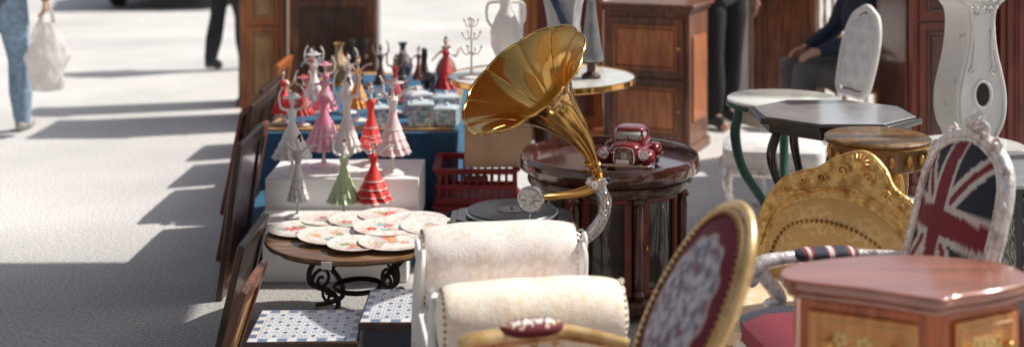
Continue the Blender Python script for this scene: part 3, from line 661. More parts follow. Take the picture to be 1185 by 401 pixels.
# ------------------------------------------------------------------ plate table
pt=thing('round_table','low round dark table on scrolled wrought iron base holding plates','table',(-.575,4.7,0))
M=Mesh(); M.lathe([(0,.30),(.3,.30),(.34,.312),(.348,.322),(.346,.333),(.335,.336),(0,.336)],72); M.obj('table_top',wood('brown_table_top',(.36,.2,.1),(.2,.1,.05),rough=.25,coat=.6,st=(.6,7,7),scale=5),pt)
M=Mesh(); 
for k in range(4):
    a=pi/4+k*pi/2; c,s_=math.cos(a),math.sin(a)
    pts=[(c*q,s_*q,z) for q,z in((.05,.3),(.2,.27),(.22,.2),(.12,.14),(.1,.08),(.2,.03),(.26,.012))]
    M.tube(sm(pts,6),.01,8)
    M.xf=Matrix.Rotation(a,4,'Z'); M.spiral((.17,0,.2),.045,1.4,0,1,.007); M.spiral((.2,0,.06),.035,1.4,pi,-1,.007); M.xf=Matrix.Identity(4)
M.lathe([(.09,.13),(.1,.14),(.09,.15)],24,caps=False); M.obj('iron_base',IRON,pt)
M=Mesh(); M.box((-.07,-.349,.318),(.036,.0025,.026),rz=R(-8)); M.obj('price_tag',PAPER,pt)
def platecol(sd):
    rnd=random.Random(sd); blobs=[(rnd.uniform(-.5,.5),rnd.uniform(-.5,.5),rnd.uniform(.1,.22),rnd.choice([(.75,.07,.05),(.8,.3,.14),(.75,.14,.16),(.8,.55,.3),(.25,.4,.2),(.7,.3,.4),(.3,.5,.55)])) for _ in range(7)]
    def f(th,i,r):
        x,y=r*math.cos(th),r*math.sin(th)
        if r>.95: return (.82,.72,.56)
        if .72<r<.93:
            k=math.sin(th*14+sd); return (.84,.66,.58) if k>.6 else (.88,.85,.8)
        if .68<r<.72: return (.7,.52,.38)
        for bx,by,br,c in blobs:
            if math.hypot(x-bx,y-by)<br*(1+.25*math.sin(5*math.atan2(y-by,x-bx))): return c if math.hypot(x-bx,y-by)>br*.35 else mixc(c,(.9,.7,.4),.5)
        return (.88,.85,.8)
    return f
plates=[(-.72,4.89,.11,.338,0),(-.80,4.73,.12,.338,1),(-.67,4.61,.12,.344,-2),(-.60,4.85,.11,.340,1),(-.50,4.93,.105,.338,0),(-.37,4.85,.12,.338,0),(-.48,4.70,.115,.346,2),(-.43,4.53,.125,.341,-1),(-.30,4.72,.12,.343,2),(-.56,4.50,.105,.338,0)]
for i,(x,y,r,z,tl) in enumerate(plates):
    cf_=platecol(i+3); M=Mesh()
    rings=[0,.06,.12,.18,.24,.3,.36,.42,.48,.54,.6,.66,.70,.74,.82,.9,.95,1.0]
    pr=[(q*r,.003 if q<.6 else .003+.006*((q-.6)/.4)**1.2) for q in rings]; nr=len(rings)
    pr+=[(r*.98,.006),(r*.6,.0),(0,.0)]
    M.lathe(pr,96,caps=False,colf=lambda th,i_,L_=len(pr):cf_(th,i_,rings[int(round(i_*(L_-1)))] if int(round(i_*(L_-1)))<nr else .8))
    M.obj('plate',PAINT,None,label=['ceramic plate painted with red and orange fruit','round painted plate with red flowers and cream border'][i%2],cat='plate',group='painted plates on the round table',loc=(x,y,z+.0012*i),rot=(R(tl),R(tl*.6),random.random()*6))
# ------------------------------------------------------------------ mosaic tables
def tilecol(nx,ny):
    def f(u,v):
        a=u*nx; b_=v*ny; fa=a-math.floor(a)-.5; fb=b_-math.floor(b_)-.5
        W_=(.76,.76,.76); B_=(.05,.11,.26); G_=(.4,.4,.42)
        if abs(fa)>.46 or abs(fb)>.46: return G_
        edge=u<.07 or u>.93 or v<.09 or v>.91
        if edge: return (.14,.2,.36) if (int(a)+int(b_))%2 else W_
        if (int(a)+int(b_))%2: 
            return B_ if abs(fa)+abs(fb)<.34 else W_
        return (.12,.24,.4) if (.16<math.hypot(fa,fb)<.3) else W_
    return f
def mosaic_table(loc,rz,wx,wy,h,nx,ny,label,bodym):
    t=thing('mosaic_table',label,'side table',loc,rz,group='mosaic tile tables')
    M=Mesh(); M.grid(lambda u,v:Vector(((u-.5)*wx,(v-.5)*wy,h)),nx*10,ny*10,tilecol(nx,ny)); M.obj('tile_top',TILE,t)
    M=Mesh(); M.box((0,0,h-.013),(wx+.012,wy+.012,.022)); M.obj('top_edge',DARKW,t,bevel=.003)
    M=Mesh(); M.box((0,0,h-.075),(wx-.02,wy-.02,.1)); M.obj('apron',bodym,t,bevel=.003)
    for sx in(-1,1):
        for sy in(-1,1): M=Mesh(); M.box((sx*(wx/2-.025),sy*(wy/2-.025),(h-.12)/2),(.03,.03,h-.12)); M.obj('leg',bodym,t,bevel=.003)
mosaic_table((-.645,3.95,0),R(2),.33,.29,.25,11,9,'low square table with blue and white mosaic tile top',WHITEP)
mosaic_table((-.325,3.99,0),R(0),.28,.32,.30,9,10,'dark low table with blue and white mosaic tile top',plain((.03,.04,.07)))
# ------------------------------------------------------------------ leaning boards and frames along stall edge
def leaning(y0,y1,xb,xt,h,m,m2,label,name='picture_frame',t=.025):
    a=math.atan2(xt-xb,h); L_=y1-y0; H=math.hypot(h,xt-xb)
    e=thing(name,label,'picture frame',((xb),(y0+y1)/2,0),rot=(0,a,0),group='framed panels leaning along the stall')
    M=Mesh(); f=.06
    M.box((0,-L_/2+f/2,H/2),(t,f,H)); M.box((0,L_/2-f/2,H/2),(t,f,H)); M.box((0,0,f/2),(t,L_-2*f,f)); M.box((0,0,H-f/2),(t,L_-2*f,f)); M.obj('frame',m,e,bevel=.005)
    M=Mesh(); M.box((0,0,H/2),(t*.4,L_-2*f,H-2*f)); M.obj('panel',m2,e)
leaning(4.95,5.42,-1.16,-1.08,.62,DARKW,MAHOG,'dark wooden picture frame leaning against the white display')
leaning(5.5,6.15,-1.29,-1.2,.5,WORNW,DARKW,'worn brown frame leaning on blue cloth')
leaning(6.25,6.9,-1.40,-1.3,.56,DARKW,DARKW,'dark stained frame leaning on blue cloth')
leaning(6.3,6.95,-1.46,-1.36,.5,CHERRYW,DARKW,'cherry wood panel leaning on another panel')
leaning(7.0,7.6,-1.5,-1.4,.52,DARKW,ORANGEW,'dark wooden panel leaning at the table end')
leaning(7.7,8.2,-1.56,-1.44,.56,ORANGEW,WORNW,'orange wooden panel leaning at the table end')
leaning(3.9,4.24,-.955,-.835,.37,WORNW,PINE,'small brown wooden frame leaning on the mosaic table')
leaning(4.3,4.75,-1.02,-.93,.40,DARKW,DARKW,'dark frame leaning against the round table')
# ------------------------------------------------------------------ blue cloth tables
def cloth_table(name,label,x0,x1,y0,y1,h,sd):
    t=thing(name,label,'table',((x0+x1)/2,(y0+y1)/2,0)); a,b_=(x1-x0)/2,(y1-y0)/2
    M=Mesh(); M.box((0,0,h-.02),(2*a-.04,2*b_-.04,.03)); M.obj('table_top',PINE,t)
    for sx in(-1,1):
        for sy in(-1,1): M=Mesh(); M.box((sx*(a-.06),sy*(b_-.06),(h-.035)/2),(.04,.04,h-.035)); M.obj('leg',PINE,t)
    M=Mesh(); Nn=240
    def per(u):
        p=u*(4*(a+b_)); 
        if p<2*a: return (-a+p,-b_,0,-1)
        p-=2*a
        if p<2*b_: return (a,-b_+p,1,0)
        p-=2*b_
        if p<2*a: return (a-p,b_,0,1)
        p-=2*a; return (-a,b_-p,-1,0)
    def f(u,v):
        x,y,nx,ny=per(u%1.0)
        if v<.3: q=v/.3; return Vector((x*q,y*q,h))
        q=(v-.3)/.7; fold=.022*q*(math.sin(u*95+sd)+.6*math.sin(u*53+sd*2)+.5)
        return Vector((x+nx*(.004+fold),y+ny*(.004+fold),h-(h-.01)*q))
    M.grid(f,Nn,12,cu=True); M.obj('tablecloth',BLUEC,t,smooth=60)
    return t
cloth_table('display_table','long low table draped in blue cloth carrying figurines',-1.24,-.27,6.2,8.25,.45,1)
cloth_table('display_table','low block draped in blue cloth under white display steps',-1.22,-.43,5.44,6.12,.17,3)
ws=thing('display_steps','white two-step display stand holding dressed figurines','display stand',(-.735,5.48,0))
M=Mesh(); M.box((0,.135,.278),(.665,.40,.206)); M.obj('upper_step',WBOX,ws,bevel=.004)
M=Mesh(); M.box((0,-.19,.205),(.665,.246,.09)); M.box((0,-.19,.08),(.6,.2,.158)); M.obj('lower_step',WBOX,ws,bevel=.004)
# ------------------------------------------------------------------ figurines
def lady(x,y,z,h,sk,body,hair,label,rz=0,sw=.2,hat=False,sd=0,armpose=0):
    sw=sw*.8
    t=thing('figurine',label,'figurine',(x,y,z),rz,group='jewellery stand figurines in dresses')
    M=Mesh(); M.lathe([(.14*h,0),(.145*h,.015*h),(.1*h,.03*h),(.035*h,.045*h),(.016*h,.08*h),(.016*h,.3*h)],24); M.obj('base',CERAM,t)
    M=Mesh(); rn=random.Random(sd); trim=rn.choice([(.88,.86,.84),sk,(.85,.7,.72),mixc(sk,(0,0,0),.35)])
    pr=[(.03*h,.2*h),(sw*h*.98,.195*h),(sw*h,.205*h),(sw*h*.97,.215*h),(sw*h*.84,.26*h),(sw*h*.9,.262*h),(sw*h*.87,.275*h),(sw*h*.68,.34*h),(sw*h*.74,.343*h),(sw*h*.7,.36*h),(sw*h*.5,.43*h),(sw*h*.55,.433*h),(sw*h*.5,.45*h),(sw*h*.3,.53*h),(.036*h,.6*h),(.032*h,.62*h),(.048*h,.68*h),(.058*h,.72*h),(.042*h,.755*h)]
    nf=rn.choice([9,11,13]); K_=len(pr)-1
    def colf(th,i):
        k=int(round(i*K_))
        if k in(2,5,8,11): return trim
        if sd%3==0 and k>14: return trim
        if sd%4==1 and math.sin(th*nf)>.6 and k<12: return trim
        return sk
    M.lathe(pr,78,lobe=lambda th,i:1+(.13*max(0,1-i*1.5)*math.sin(nf*th+i*9)),caps=False,colf=colf)
    M.obj('dress',SATIN,t)
    M=Mesh(); M.tube([(0,0,.7*h),(0,0,.82*h)],[.024*h,.014*h],10); M.ball((0,-.005*h,.86*h),(.032*h,.036*h,.044*h),12)
    for s in(-1,1):
        if armpose==0: p=[(s*.05*h,0,.74*h),(s*.13*h,-.02*h,.78*h),(s*.15*h,0,.92*h),(s*.11*h,0,1.0*h)]
        elif armpose==1: p=[(s*.05*h,0,.74*h),(s*.14*h,-.03*h,.66*h),(s*.19*h,-.02*h,.76*h if s>0 else .6*h)]
        else: p=[(s*.05*h,0,.74*h),(s*.15*h,0,.82*h),(s*.23*h,0,.84*h)]
        M.tube(sm(p,5),[.018*h,.014*h,.009*h],8); M.ball(p[-1],.014*h,8)
    M.obj('figure',plain(body,.3,.4),t)
    M=Mesh(); M.ball((0,.012*h,.875*h),(.037*h,.036*h,.04*h),12); M.ball((0,.03*h,.92*h),(.021*h,.021*h,.023*h),10)
    M.obj('hair',plain(hair,.5,.1),t)
    M=Mesh(); M.tube([(.045*h*math.cos(a*pi/8),.04*h*math.sin(a*pi/8)-.004,.745*h-.03*h*(math.sin(a*pi/8)<-.3)) for a in range(16)],.005*h,6,closed=True); M.obj('necklace',CHROME,t)
    if hat:
        M=Mesh(); M.lathe([(0,.93*h),(.045*h,.925*h),(.05*h,.9*h),(.11*h,.89*h),(.11*h,.885*h),(0,.885*h)],28); M.obj('hat',plain(mixc(sk,(.8,.8,.8),.2),.6,0),t)
W=(.88,.86,.85)
PK=(.86,.26,.42)
L=[(-.9,5.27,.25,.37,W,W,(.05,.04,.04),'white porcelain lady stand with long narrow gown',.15,False,2),
(-.708,5.27,.25,.35,(.58,.72,.42),W,(.3,.2,.12),'figurine in pale green flared skirt with raised arms',.24,False,0),
(-.583,5.27,.25,.36,(.75,.025,.018),W,(.5,.1,.06),'figurine in tiered red dress on white base',.27,True,2),
(-.965,5.50,.38,.38,W,W,(.1,.06,.05),'white lady figurine with wide skirt and raised arms',.27,True,0),
(-.735,5.58,.38,.44,(.88,.78,.78),W,(.2,.1,.06),'white and rose figurine with arms lifted',.18,False,0),
(-.85,5.66,.38,.42,PK,(.85,.72,.68),(.25,.1,.05),'pink dressed figurine with wide skirt',.27,True,1),
(-.525,5.52,.38,.45,(.88,.62,.64),W,(.3,.16,.1),'tall figurine in white and pale pink dress',.21,True,2),
(-.64,5.68,.38,.4,(.8,.05,.04),W,(.5,.2,.1),'figurine in bright red dress on white step',.18,False,0),
(-1.16,6.35,.45,.29,(.72,.025,.02),(.75,.55,.45),(.05,.02,.02),'small figurine in red dress on blue cloth',.25,False,1),
(-1.05,6.3,.45,.27,(.75,.05,.03),W,(.3,.1,.05),'small figurine in scarlet dress on blue cloth',.25,True,0),
(-.95,6.38,.45,.33,PK,W,(.4,.2,.1),'figurine in pink dress on blue cloth',.25,True,0),
(-.79,6.42,.45,.35,(.85,.33,.04),(.75,.55,.45),(.5,.2,.08),'figurine in orange dress on blue cloth',.22,False,2),
(-.87,6.65,.45,.34,W,W,(.2,.1,.08),'white figurine with raised arms on blue cloth',.2,False,0),
(-1.05,6.65,.45,.35,W,W,(.1,.06,.05),'white figurine with wide skirt on blue cloth',.22,True,0),
(-1.12,7.0,.45,.33,(.75,.14,.1),W,(.05,.03,.03),'figurine in coral dress on blue cloth',.2,False,1),
(-.62,6.65,.45,.33,(.5,.04,.05),(.3,.18,.14),(.05,.03,.03),'figurine in dark red gown on blue cloth',.18,False,0),
(-.62,7.1,.45,.3,(.05,.04,.05),(.25,.16,.12),(.02,.02,.02),'small dark figurine in black gown on blue cloth',.17,False,1),
(-.76,7.25,.45,.31,(.08,.03,.03),(.3,.18,.14),(.02,.02,.02),'small dark figurine in brown gown on blue cloth',.16,False,0),
(-.56,7.5,.45,.27,(.2,.04,.03),(.4,.25,.18),(.02,.02,.02),'small dark red figurine on blue cloth',.17,False,1)]
for i,a in enumerate(L): lady(*a[:8],rz=R(random.uniform(-30,30)),sw=a[8],hat=a[9],sd=i,armpose=a[10])
lady(-.37,7.0,.45,.39,(.6,.03,.04),(.7,.45,.34),(.015,.01,.01),'large doll with black hair and red dress',sw=.2,sd=22,armpose=1)
def trinket(x,y,z,w_,h_,rz,c):
    t=thing('trinket_box','white trinket box with blue floral pattern and lid','box',(x,y,z),rz,group='patterned trinket boxes')
    def cfn(u,v):
        n_=noise.noise(Vector((u*9+x*9,v*9,y))); return c if n_>.1 else (.78,.82,.84)
    M=Mesh()
    for k in range(4):
        M.xf=RZ(k*pi/2); M.grid(lambda u,v:Vector(((u-.5)*w_,-w_/2,v*h_*.75)),24,18,cfn)
    M.obj('box_body',PAINT,t)
    M=Mesh(); M.col=mixc(c,(.78,.83,.86),.75); M.box((0,0,h_*.8),(w_*1.06,w_*1.06,h_*.1)); M.box((0,0,h_*.89),(w_*.9,w_*.9,h_*.08),top=.7); M.ball((0,0,h_*.97),.012,10); M.obj('lid',PAINT,t,bevel=.003)
for a in((-.46,6.32,.45,.125,.13,R(6),(.2,.45,.58)),(-.33,6.34,.45,.115,.1,R(-8),(.2,.48,.58)),(-.67,6.3,.45,.10,.11,R(20),(.2,.42,.6)),(-.5,6.58,.45,.12,.14,R(30),(.35,.2,.4)),(-.35,6.6,.45,.13,.12,R(10),(.15,.3,.4)),(-1.17,6.6,.45,.1,.12,R(10),(.4,.1,.1))): trinket(*a)
def ornament(x,y,z,h,m,kind_,label,name='ornament',cat='ornament'):
    t=thing(name,label,cat,(x,y,z),random.random()*6)
    M=Mesh(); M.lathe([(.2*h,0),(.2*h,.05*h),(.14*h,.08*h)],24); M.obj('base',m,t)
    M=Mesh()
    if kind_==0:
        M.ball((0,0,.4*h),(.13*h,.28*h,.15*h),14,rot=Matrix.Rotation(R(25),3,'X')); M.tube(sm([(0,-.2*h,.5*h),(0,-.27*h,.7*h),(0,-.22*h,.88*h)],5),[.09*h,.06*h,.06*h],10); M.ball((0,-.24*h,.92*h),(.06*h,.09*h,.07*h),10); M.tube([(0,-.3*h,.92*h),(0,-.42*h,.88*h)],[.03*h,.005*h],8); M.tube([(0,.2*h,.3*h),(0,.45*h,.2*h)],[.1*h,.02*h],8,flat=(1.5,.5))
        for s in(-1,1): M.tube([(s*.04*h,0,.3*h),(s*.05*h,0,.06*h)],.018*h,6)
    elif kind_==1: M.lathe([(.1*h,.08*h),(.22*h,.2*h),(.28*h,.4*h),(.2*h,.6*h),(.08*h,.75*h),(.07*h,.88*h),(.13*h,1*h),(.11*h,1*h),(.05*h,.88*h)],30,caps=False)
    else:
        M.tube([(0,0,.05*h),(0,0,.6*h)],.03*h,8)
        for k in range(5): a=2*pi*k/5; M.tube(sm([(0,0,.55*h),(.15*h*math.cos(a),.15*h*math.sin(a),.6*h),(.24*h*math.cos(a),.24*h*math.sin(a),.85*h)],4),.02*h,6); M.lathe([(.03*h,0),(.06*h,.08*h),(.05*h,.12*h)],10,(.24*h*math.cos(a),.24*h*math.sin(a),.84*h))
    M.obj('body',m,t)
ornament(-.47,7.0,.45,.3,BLACK,0,'dark bronze bird ornament on blue cloth')
ornament(-.9,7.5,.45,.3,IRON,2,'dark metal candelabrum on blue cloth','candelabrum','candlestick')
ornament(-.68,7.8,.45,.24,plain((.08,.08,.1),.3,.4),1,'black glazed vase on blue cloth','vase','vase')
ornament(-.4,7.6,.45,.24,plain((.3,.1,.06),.3,.4),1,'russet glazed vase on blue cloth','vase','vase')
ornament(-1.05,7.6,.45,.26,plain((.5,.3,.12),.3,.4),1,'amber glazed vase on blue cloth','vase','vase')
# ------------------------------------------------------------------ crates, cardboard box
def crate(loc,label):
    t=thing('plastic_crate',label,'crate',loc,0,group='stacked red plastic crates')
    w_,d_,h_=.38,.36,.168; M=Mesh()
    M.box((0,0,.006),(w_,d_,.012))
    for s in(-1,1):
        for z in(.02,.085,.155): M.box((0,s*(d_/2-.008),z),(w_,.016,.026 if z!=.085 else .016)); M.box((s*(w_/2-.008),0,z),(.016,d_-.034,.026 if z!=.085 else .016))
        for k in range(11):
            x=(k-5)*w_/11; M.box((x,s*(d_/2-.009),.085),(.012,.010,.13)); M.box((s*(w_/2-.009),(k-5)*(d_-.05)/11,.085),(.010,.012,.13))
        M.box((0,s*(d_/2+.004),.164),(w_+.016,.022,.012)); M.box((s*(w_/2+.004),0,.1642),(.022,d_-.02,.012))
    M.obj('basket',REDPL,t,bevel=.0015,seg=1)
    for s in(-1,1):
        M=Mesh(); M.box((0,s*(d_/2+.001),.125),(.11,.02,.026)); M.obj('handle',plain((.12,.01,.012)),t,bevel=.002)
crate((-.165,5.97,0),'red plastic crate standing on the ground')
crate((-.165,5.97,.172),'red plastic crate stacked on another crate')
t=thing('cardboard_box','brown cardboard box resting on the red crates','box',(-.07,5.93,.345),R(2))
M=Mesh(); M.box((0,0,.092),(.31,.26,.184)); M.obj('carton',CARD,t,bevel=.003)
M=Mesh(); M.box((0,0,.1855),(.05,.262,.0015)); M.box((0,-.1315,.16),(.05,.0015,.05)); M.obj('packing_tape',plain((.62,.46,.28),.2,.3),t)
# ------------------------------------------------------------------ marble round table with ornaments
t=thing('round_table','round marble-topped table with brass rim on dark pedestal','table',(.141,5.93,0))
M=Mesh(); M.lathe([(0,.735),(.43,.735),(.437,.742),(.437,.75),(0,.75)],80); M.obj('table_top',MARBLE,t)
M=Mesh(); M.lathe([(.439,.725),(.446,.73),(.446,.752),(.439,.755),(.4375,.74)],80,caps=False); M.obj('brass_rim',BRASS,t)
M=Mesh(); M.lathe([(.05,.1),(.03,.14),(.045,.3),(.025,.36),(.04,.5),(.03,.62),(.12,.72),(.12,.735)],24)
for k in range(3):
    a=R(30)+k*2*pi/3; M.tube(sm([(0,0,.14),(.12*math.cos(a),.12*math.sin(a),.13),(.24*math.cos(a),.24*math.sin(a),.05),(.3*math.cos(a),.3*math.sin(a),.015)],5),[.03,.024,.018,.022],8)
M.obj('pedestal',DARKW,t)
ZT=.751
t=thing('jewellery_stand','white wire jewellery tree on the marble table','jewellery stand',(-.19,5.86,ZT))
M=Mesh(); M.lathe([(.06,0),(.06,.008),(.01,.02),(.005,.05),(.005,.27),(.012,.28),(0,.295)],20)
for z,r in((.12,.05),(.19,.045),(.25,.035)):
    for k in range(4): a=k*pi/2+.4; M.tube(sm([(0,0,z),(r*.6*math.cos(a),r*.6*math.sin(a),z-.01),(r*math.cos(a),r*math.sin(a),z+.02)],4),.003,6); M.ball((r*math.cos(a),r*math.sin(a),z+.022),.007,8)
M.obj('stem',WHITEP,t)
t=thing('vase','tall white ceramic vase on the marble table','vase',(-.03,6.02,ZT))
M=Mesh(); M.lathe([(.045,0),(.05,.01),(.03,.03),(.04,.06),(.07,.13),(.075,.2),(.05,.27),(.028,.31),(.03,.36),(.045,.39),(.04,.39),(.024,.35)],36,caps=False); M.obj('vase_body',CERAM,t)
for s in(-1,1):
    M=Mesh(); M.tube(sm([(s*.03,0,.34),(s*.085,0,.33),(s*.09,0,.26),(s*.065,0,.22)],5),.007,8); M.obj('handle',CERAM,t)
t=thing('statue','grey draped stone torso statue on the marble table','statue',(.245,6.0,ZT))
M=Mesh(); M.lathe([(.07,0),(.07,.02),(.05,.03),(.035,.05),(.035,.07)],28); M.obj('base',IRON,t)
M=Mesh(); M.lathe([(.03,.06),(.075,.08),(.085,.16),(.075,.24),(.085,.32),(.105,.40),(.09,.45),(.04,.47),(.035,.51)],60,lobe=lambda th,i:1+.09*math.sin(7*th+i*5)*(1-i)+.03*math.sin(13*th-i*8),sc=(1,.75)); M.ball((0,-.01,.56),(.05,.058,.068),16)
M.obj('torso',plain((.46,.46,.48),.6,.1),t)
M=Mesh(); M.tube(sm([(-.07,-.06,.4),(-.02,-.085,.3),(.03,-.08,.18),(.06,-.05,.09)],6),[.016,.02,.022,.014],8,flat=(1,.5)); M.obj('sash',plain((.03,.05,.12),.7,0),t)
t=thing('handbell','grey metal bell-shaped ornament on dark turned base','ornament',(.37,5.86,ZT))
M=Mesh(); M.lathe([(.045,0),(.045,.012),(.02,.03),(.02,.06),(.045,.07),(.045,.075),(0,.078)],24); M.obj('base',DARKW,t)
M=Mesh(); M.lathe([(.056,.08),(.058,.09),(.048,.14),(.036,.22),(.026,.3),(.02,.36),(.028,.37),(.0,.385)],36); M.obj('bell',PEWTER,t)
# ------------------------------------------------------------------ cupboards
def cupboard(name,label,x,y,rz,w_,d_,h_,m,m2,rows=2,cols=1,cat='cupboard',knob=True,carve=False):
    t=thing(name,label,cat,(x,y,0),rz)
    M=Mesh(); M.box((0,0,h_/2),(w_,d_,h_-.1)); M.box((0,0,.03),(w_+.03,d_+.03,.06)); M.obj('carcass',m,t,bevel=.004)
    M=Mesh(); M.box((0,0,h_-.035),(w_+.03,d_+.03,.03)); M.box((0,0,h_-.01),(w_+.07,d_+.07,.024)); M.obj('cornice',m,t,bevel=.006)
    z0=.1; H=(h_-.17)/rows
    for r in range(rows):
        for c in range(cols):
            cw=(w_-.06)/cols; cx=-w_/2+.03+cw*(c+.5); cz=z0+H*(r+.5)-.01; yy=-d_/2
            M=Mesh(); M.box((cx,yy-.008,cz),(cw-.008,.016,H-.012)); dr=M.obj('door',m,t,bevel=.002)
            M=Mesh(); iw,ih=cw-.1,H-.12
            for s in(-1,1): M.box((cx+s*iw/2,yy-.02,cz),(.014,.012,ih+.014)); M.box((cx,yy-.0205,cz+s*ih/2),(iw-.014,.012,.014))
            M.box((cx,yy-.019,cz),(iw-.03,.01,ih-.03))
            if carve:
                for k in range(4): M.spiral((cx+(-1)**k*.03,yy-.026,cz+(k-1.5)*ih*.2),.05,1.4,k,(-1)**k,.007)
            M.obj('door_panel',m2,dr,bevel=.004)
            if knob: M=Mesh(); M.ball((cx+(cw/2-.03)*(1 if c==0 else -1),yy-.03,cz),.012,10); M.obj('knob',BRASS,dr)
    for s in(-1,1):
        M=Mesh(); M.box((s*(w_/2+.005),0,h_/2),(.01,d_-.12,h_-.4)); M.obj('side_panel',m2,t,bevel=.004)
    return t
cupboard('cupboard','dark brown carved wooden cupboard behind the figurine table',-1.262,8.95,R(2),.6,.42,1.75,WORNW,DARKW,rows=2,carve=True)
cupboard('cupboard','orange varnished narrow cabinet beside the carved cupboard',-1.79,9.1,R(4),.3,.35,1.35,ORANGEW,PINE,rows=2)
cupboard('cupboard','dark narrow cabinet standing behind the leaning panels',-1.93,9.7,R(0),.3,.35,1.6,WORNW,DARKW,rows=2)
cupboard('sideboard','worn brown wooden cabinet with panelled doors and moulded top',.92,8.0,R(-24),.56,.42,.93,WORNW,ORANGEW,rows=2,cat='cabinet')
cupboard('cupboard','orange brown cabinet standing behind the marble table',.33,8.5,R(6),.52,.4,1.15,ORANGEW,CHERRYW,rows=2,cols=2)
cupboard('wardrobe','brown wooden wardrobe behind the seated person',1.96,9.3,R(5),.5,.5,1.8,WORNW,WORNW,rows=1,cols=1,cat='wardrobe')
cupboard('wardrobe','dark red cherry wardrobe with panelled door',2.28,6.95,R(8),.34,.45,1.85,CHERRYW,MAHOG,rows=2,cols=1,cat='wardrobe')
cupboard('wardrobe','reddish brown wide wardrobe beside the white clock',2.98,7.2,R(6),.62,.5,1.9,CHERRYW,CHERRYW,rows=1,cols=2,cat='wardrobe')
cupboard('wardrobe','bright orange-red painted narrow cabinet',2.56,7.35,R(4),.14,.4,1.7,plain((.65,.1,.04)),plain((.6,.09,.04)),rows=1,cat='wardrobe',knob=False)
# ------------------------------------------------------------------ white mora clock
t=thing('longcase_clock','distressed white painted longcase clock case with oval opening','clock',(1.9,5.2,0),R(16))
hw=[(0,.15),(.1,.15),(.14,.12),(.3,.13),(.5,.11),(.6,.085),(.66,.115),(.72,.13),(.80,.128),(.88,.108),(.96,.085),(1.03,.074),(1.1,.072),(1.14,.084),(1.16,.104),(1.19,.112),(1.22,.095)]
hh=sm([(x*.92,0,z) for z,x in hw],4)
M=Mesh(); n=len(hh)
V=[(-p.x,-.08,p.z) for p in hh]+[(p.x,-.08,p.z) for p in hh]+[(-p.x,.08,p.z) for p in hh]+[(p.x,.08,p.z) for p in hh]
F=[]
for i in range(n-1): F+=[(i,n+i,n+i+1,i+1),(2*n+i,2*n+i+1,3*n+i+1,3*n+i),(i,i+1,2*n+i+1,2*n+i),(n+i,3*n+i,3*n+i+1,n+i+1)]
F+=[(0,2*n,3*n,n),(n-1,2*n-1,4*n-1,3*n-1)]
M.add(V,F); M.box((0,0,.05),(.34,.2,.1))
M.xf=T(0,0,1.42)@RX(R(90)); M.lathe([(.0,-.07),(.17,-.07),(.18,-.05),(.18,.06),(.165,.08),(.15,.07),(0,.07)],48); M.xf=Matrix.Identity(4); M.obj('clock_case',DISTR,t,bevel=.006)
M=Mesh()
for s in(-1,1):
    M.tube([Vector((s*(p.x-.018),-.084,p.z)) for p in hh[16:]],.007,6)
    M.tube(sm([(s*.055,-.086,1.12),(s*.04,-.088,1.0),(s*.05,-.086,.9)],6),.005,6)
    M.spiral((s*.035,-.086,1.125),.02,1.3,0,s,.005); M.spiral((s*.05,-.086,.885),.016,1.2,0,-s,.005)
for k in range(6): M.spiral(((k-2.5)*.034,-.09,1.185),.016,1.2,k,1,.006)
for k in range(5): M.ball(((k-2)*.03,-.088,1.145),(.012,.01,.009),8)
M.tube([(.04*math.cos(a*pi/16),-.083,.79+.055*math.sin(a*pi/16)) for a in range(32)],.008,8,closed=True); M.obj('carved_moulding',DISTR,t)
M=Mesh(); M.xf=T(0,-.0815,.79)@RX(R(90)); M.lathe([(0,0),(.036,0),(.036,.002),(0,.0025)],32,sc=(1,1.38)); M.obj('dark_opening_disc',plain((.006,.006,.007),.3,.1),t)  # black disc painted for the shade inside the oval opening
M=Mesh(); M.xf=T(0,-.075,1.42)@RX(R(90)); M.lathe([(0,.0),(.14,.0),(.14,.006),(0,.008)],40); M.obj('clock_dial',plain((.75,.72,.65)),t)
M=Mesh(); M.tube([(0,-.09,1.42),(.06,-.09,1.47)],.004,6); M.tube([(0,-.09,1.42),(-.03,-.09,1.52)],.003,6); M.obj('clock_hand',IRON,t)
# ------------------------------------------------------------------ right hand tables
t=thing('octagonal_table','octagonal table with thin black edge and grey top','table',(1.22,4.76,0))
o8=[(.325*math.cos(R(22.5+45*k)),.31*math.sin(R(22.5+45*k))) for k in range(8)]
M=Mesh(); M.prism(o8,.757,.778); M.prism([(x*.88,y*.88) for x,y in o8],.72,.757); M.obj('table_edge',BLACK,t,bevel=.004)
M=Mesh(); M.prism([(x*.93,y*.93) for x,y in o8],.7785,.784); M.obj('table_top',GREYTOP,t,bevel=.002)
for k in range(4):
    a=R(200)+k*pi/2; c,s_=math.cos(a),math.sin(a); M=Mesh()
    M.tube(sm([(c*.24,s_*.24,.725),(c*.27,s_*.27,.62),(c*.2,s_*.2,.45),(c*.12,s_*.12,.32),(c*.17,s_*.17,.17),(c*.26,s_*.26,.012)],6),[.018,.019,.014,.014,.014,.016],10); M.obj('leg',BLACK,t)
t=thing('round_table','round white table with green rim on long curved green legs','table',(1.165,5.36,0))
M=Mesh(); M.lathe([(0,.718),(.235,.718),(.243,.725),(.243,.734),(.235,.74),(0,.74)],60); M.obj('table_top',MARBLE,t)
M=Mesh(); M.lathe([(.237,.70),(.247,.704),(.247,.718),(.237,.72)],60,caps=False); M.obj('green_rim',GREENM,t)
M=Mesh(); M.lathe([(.205,.64),(.21,.645),(.21,.70)],144,lobe=lambda th,i:1+.02*math.sin(36*th)); M.obj('apron',plain((.68,.63,.52)),t)
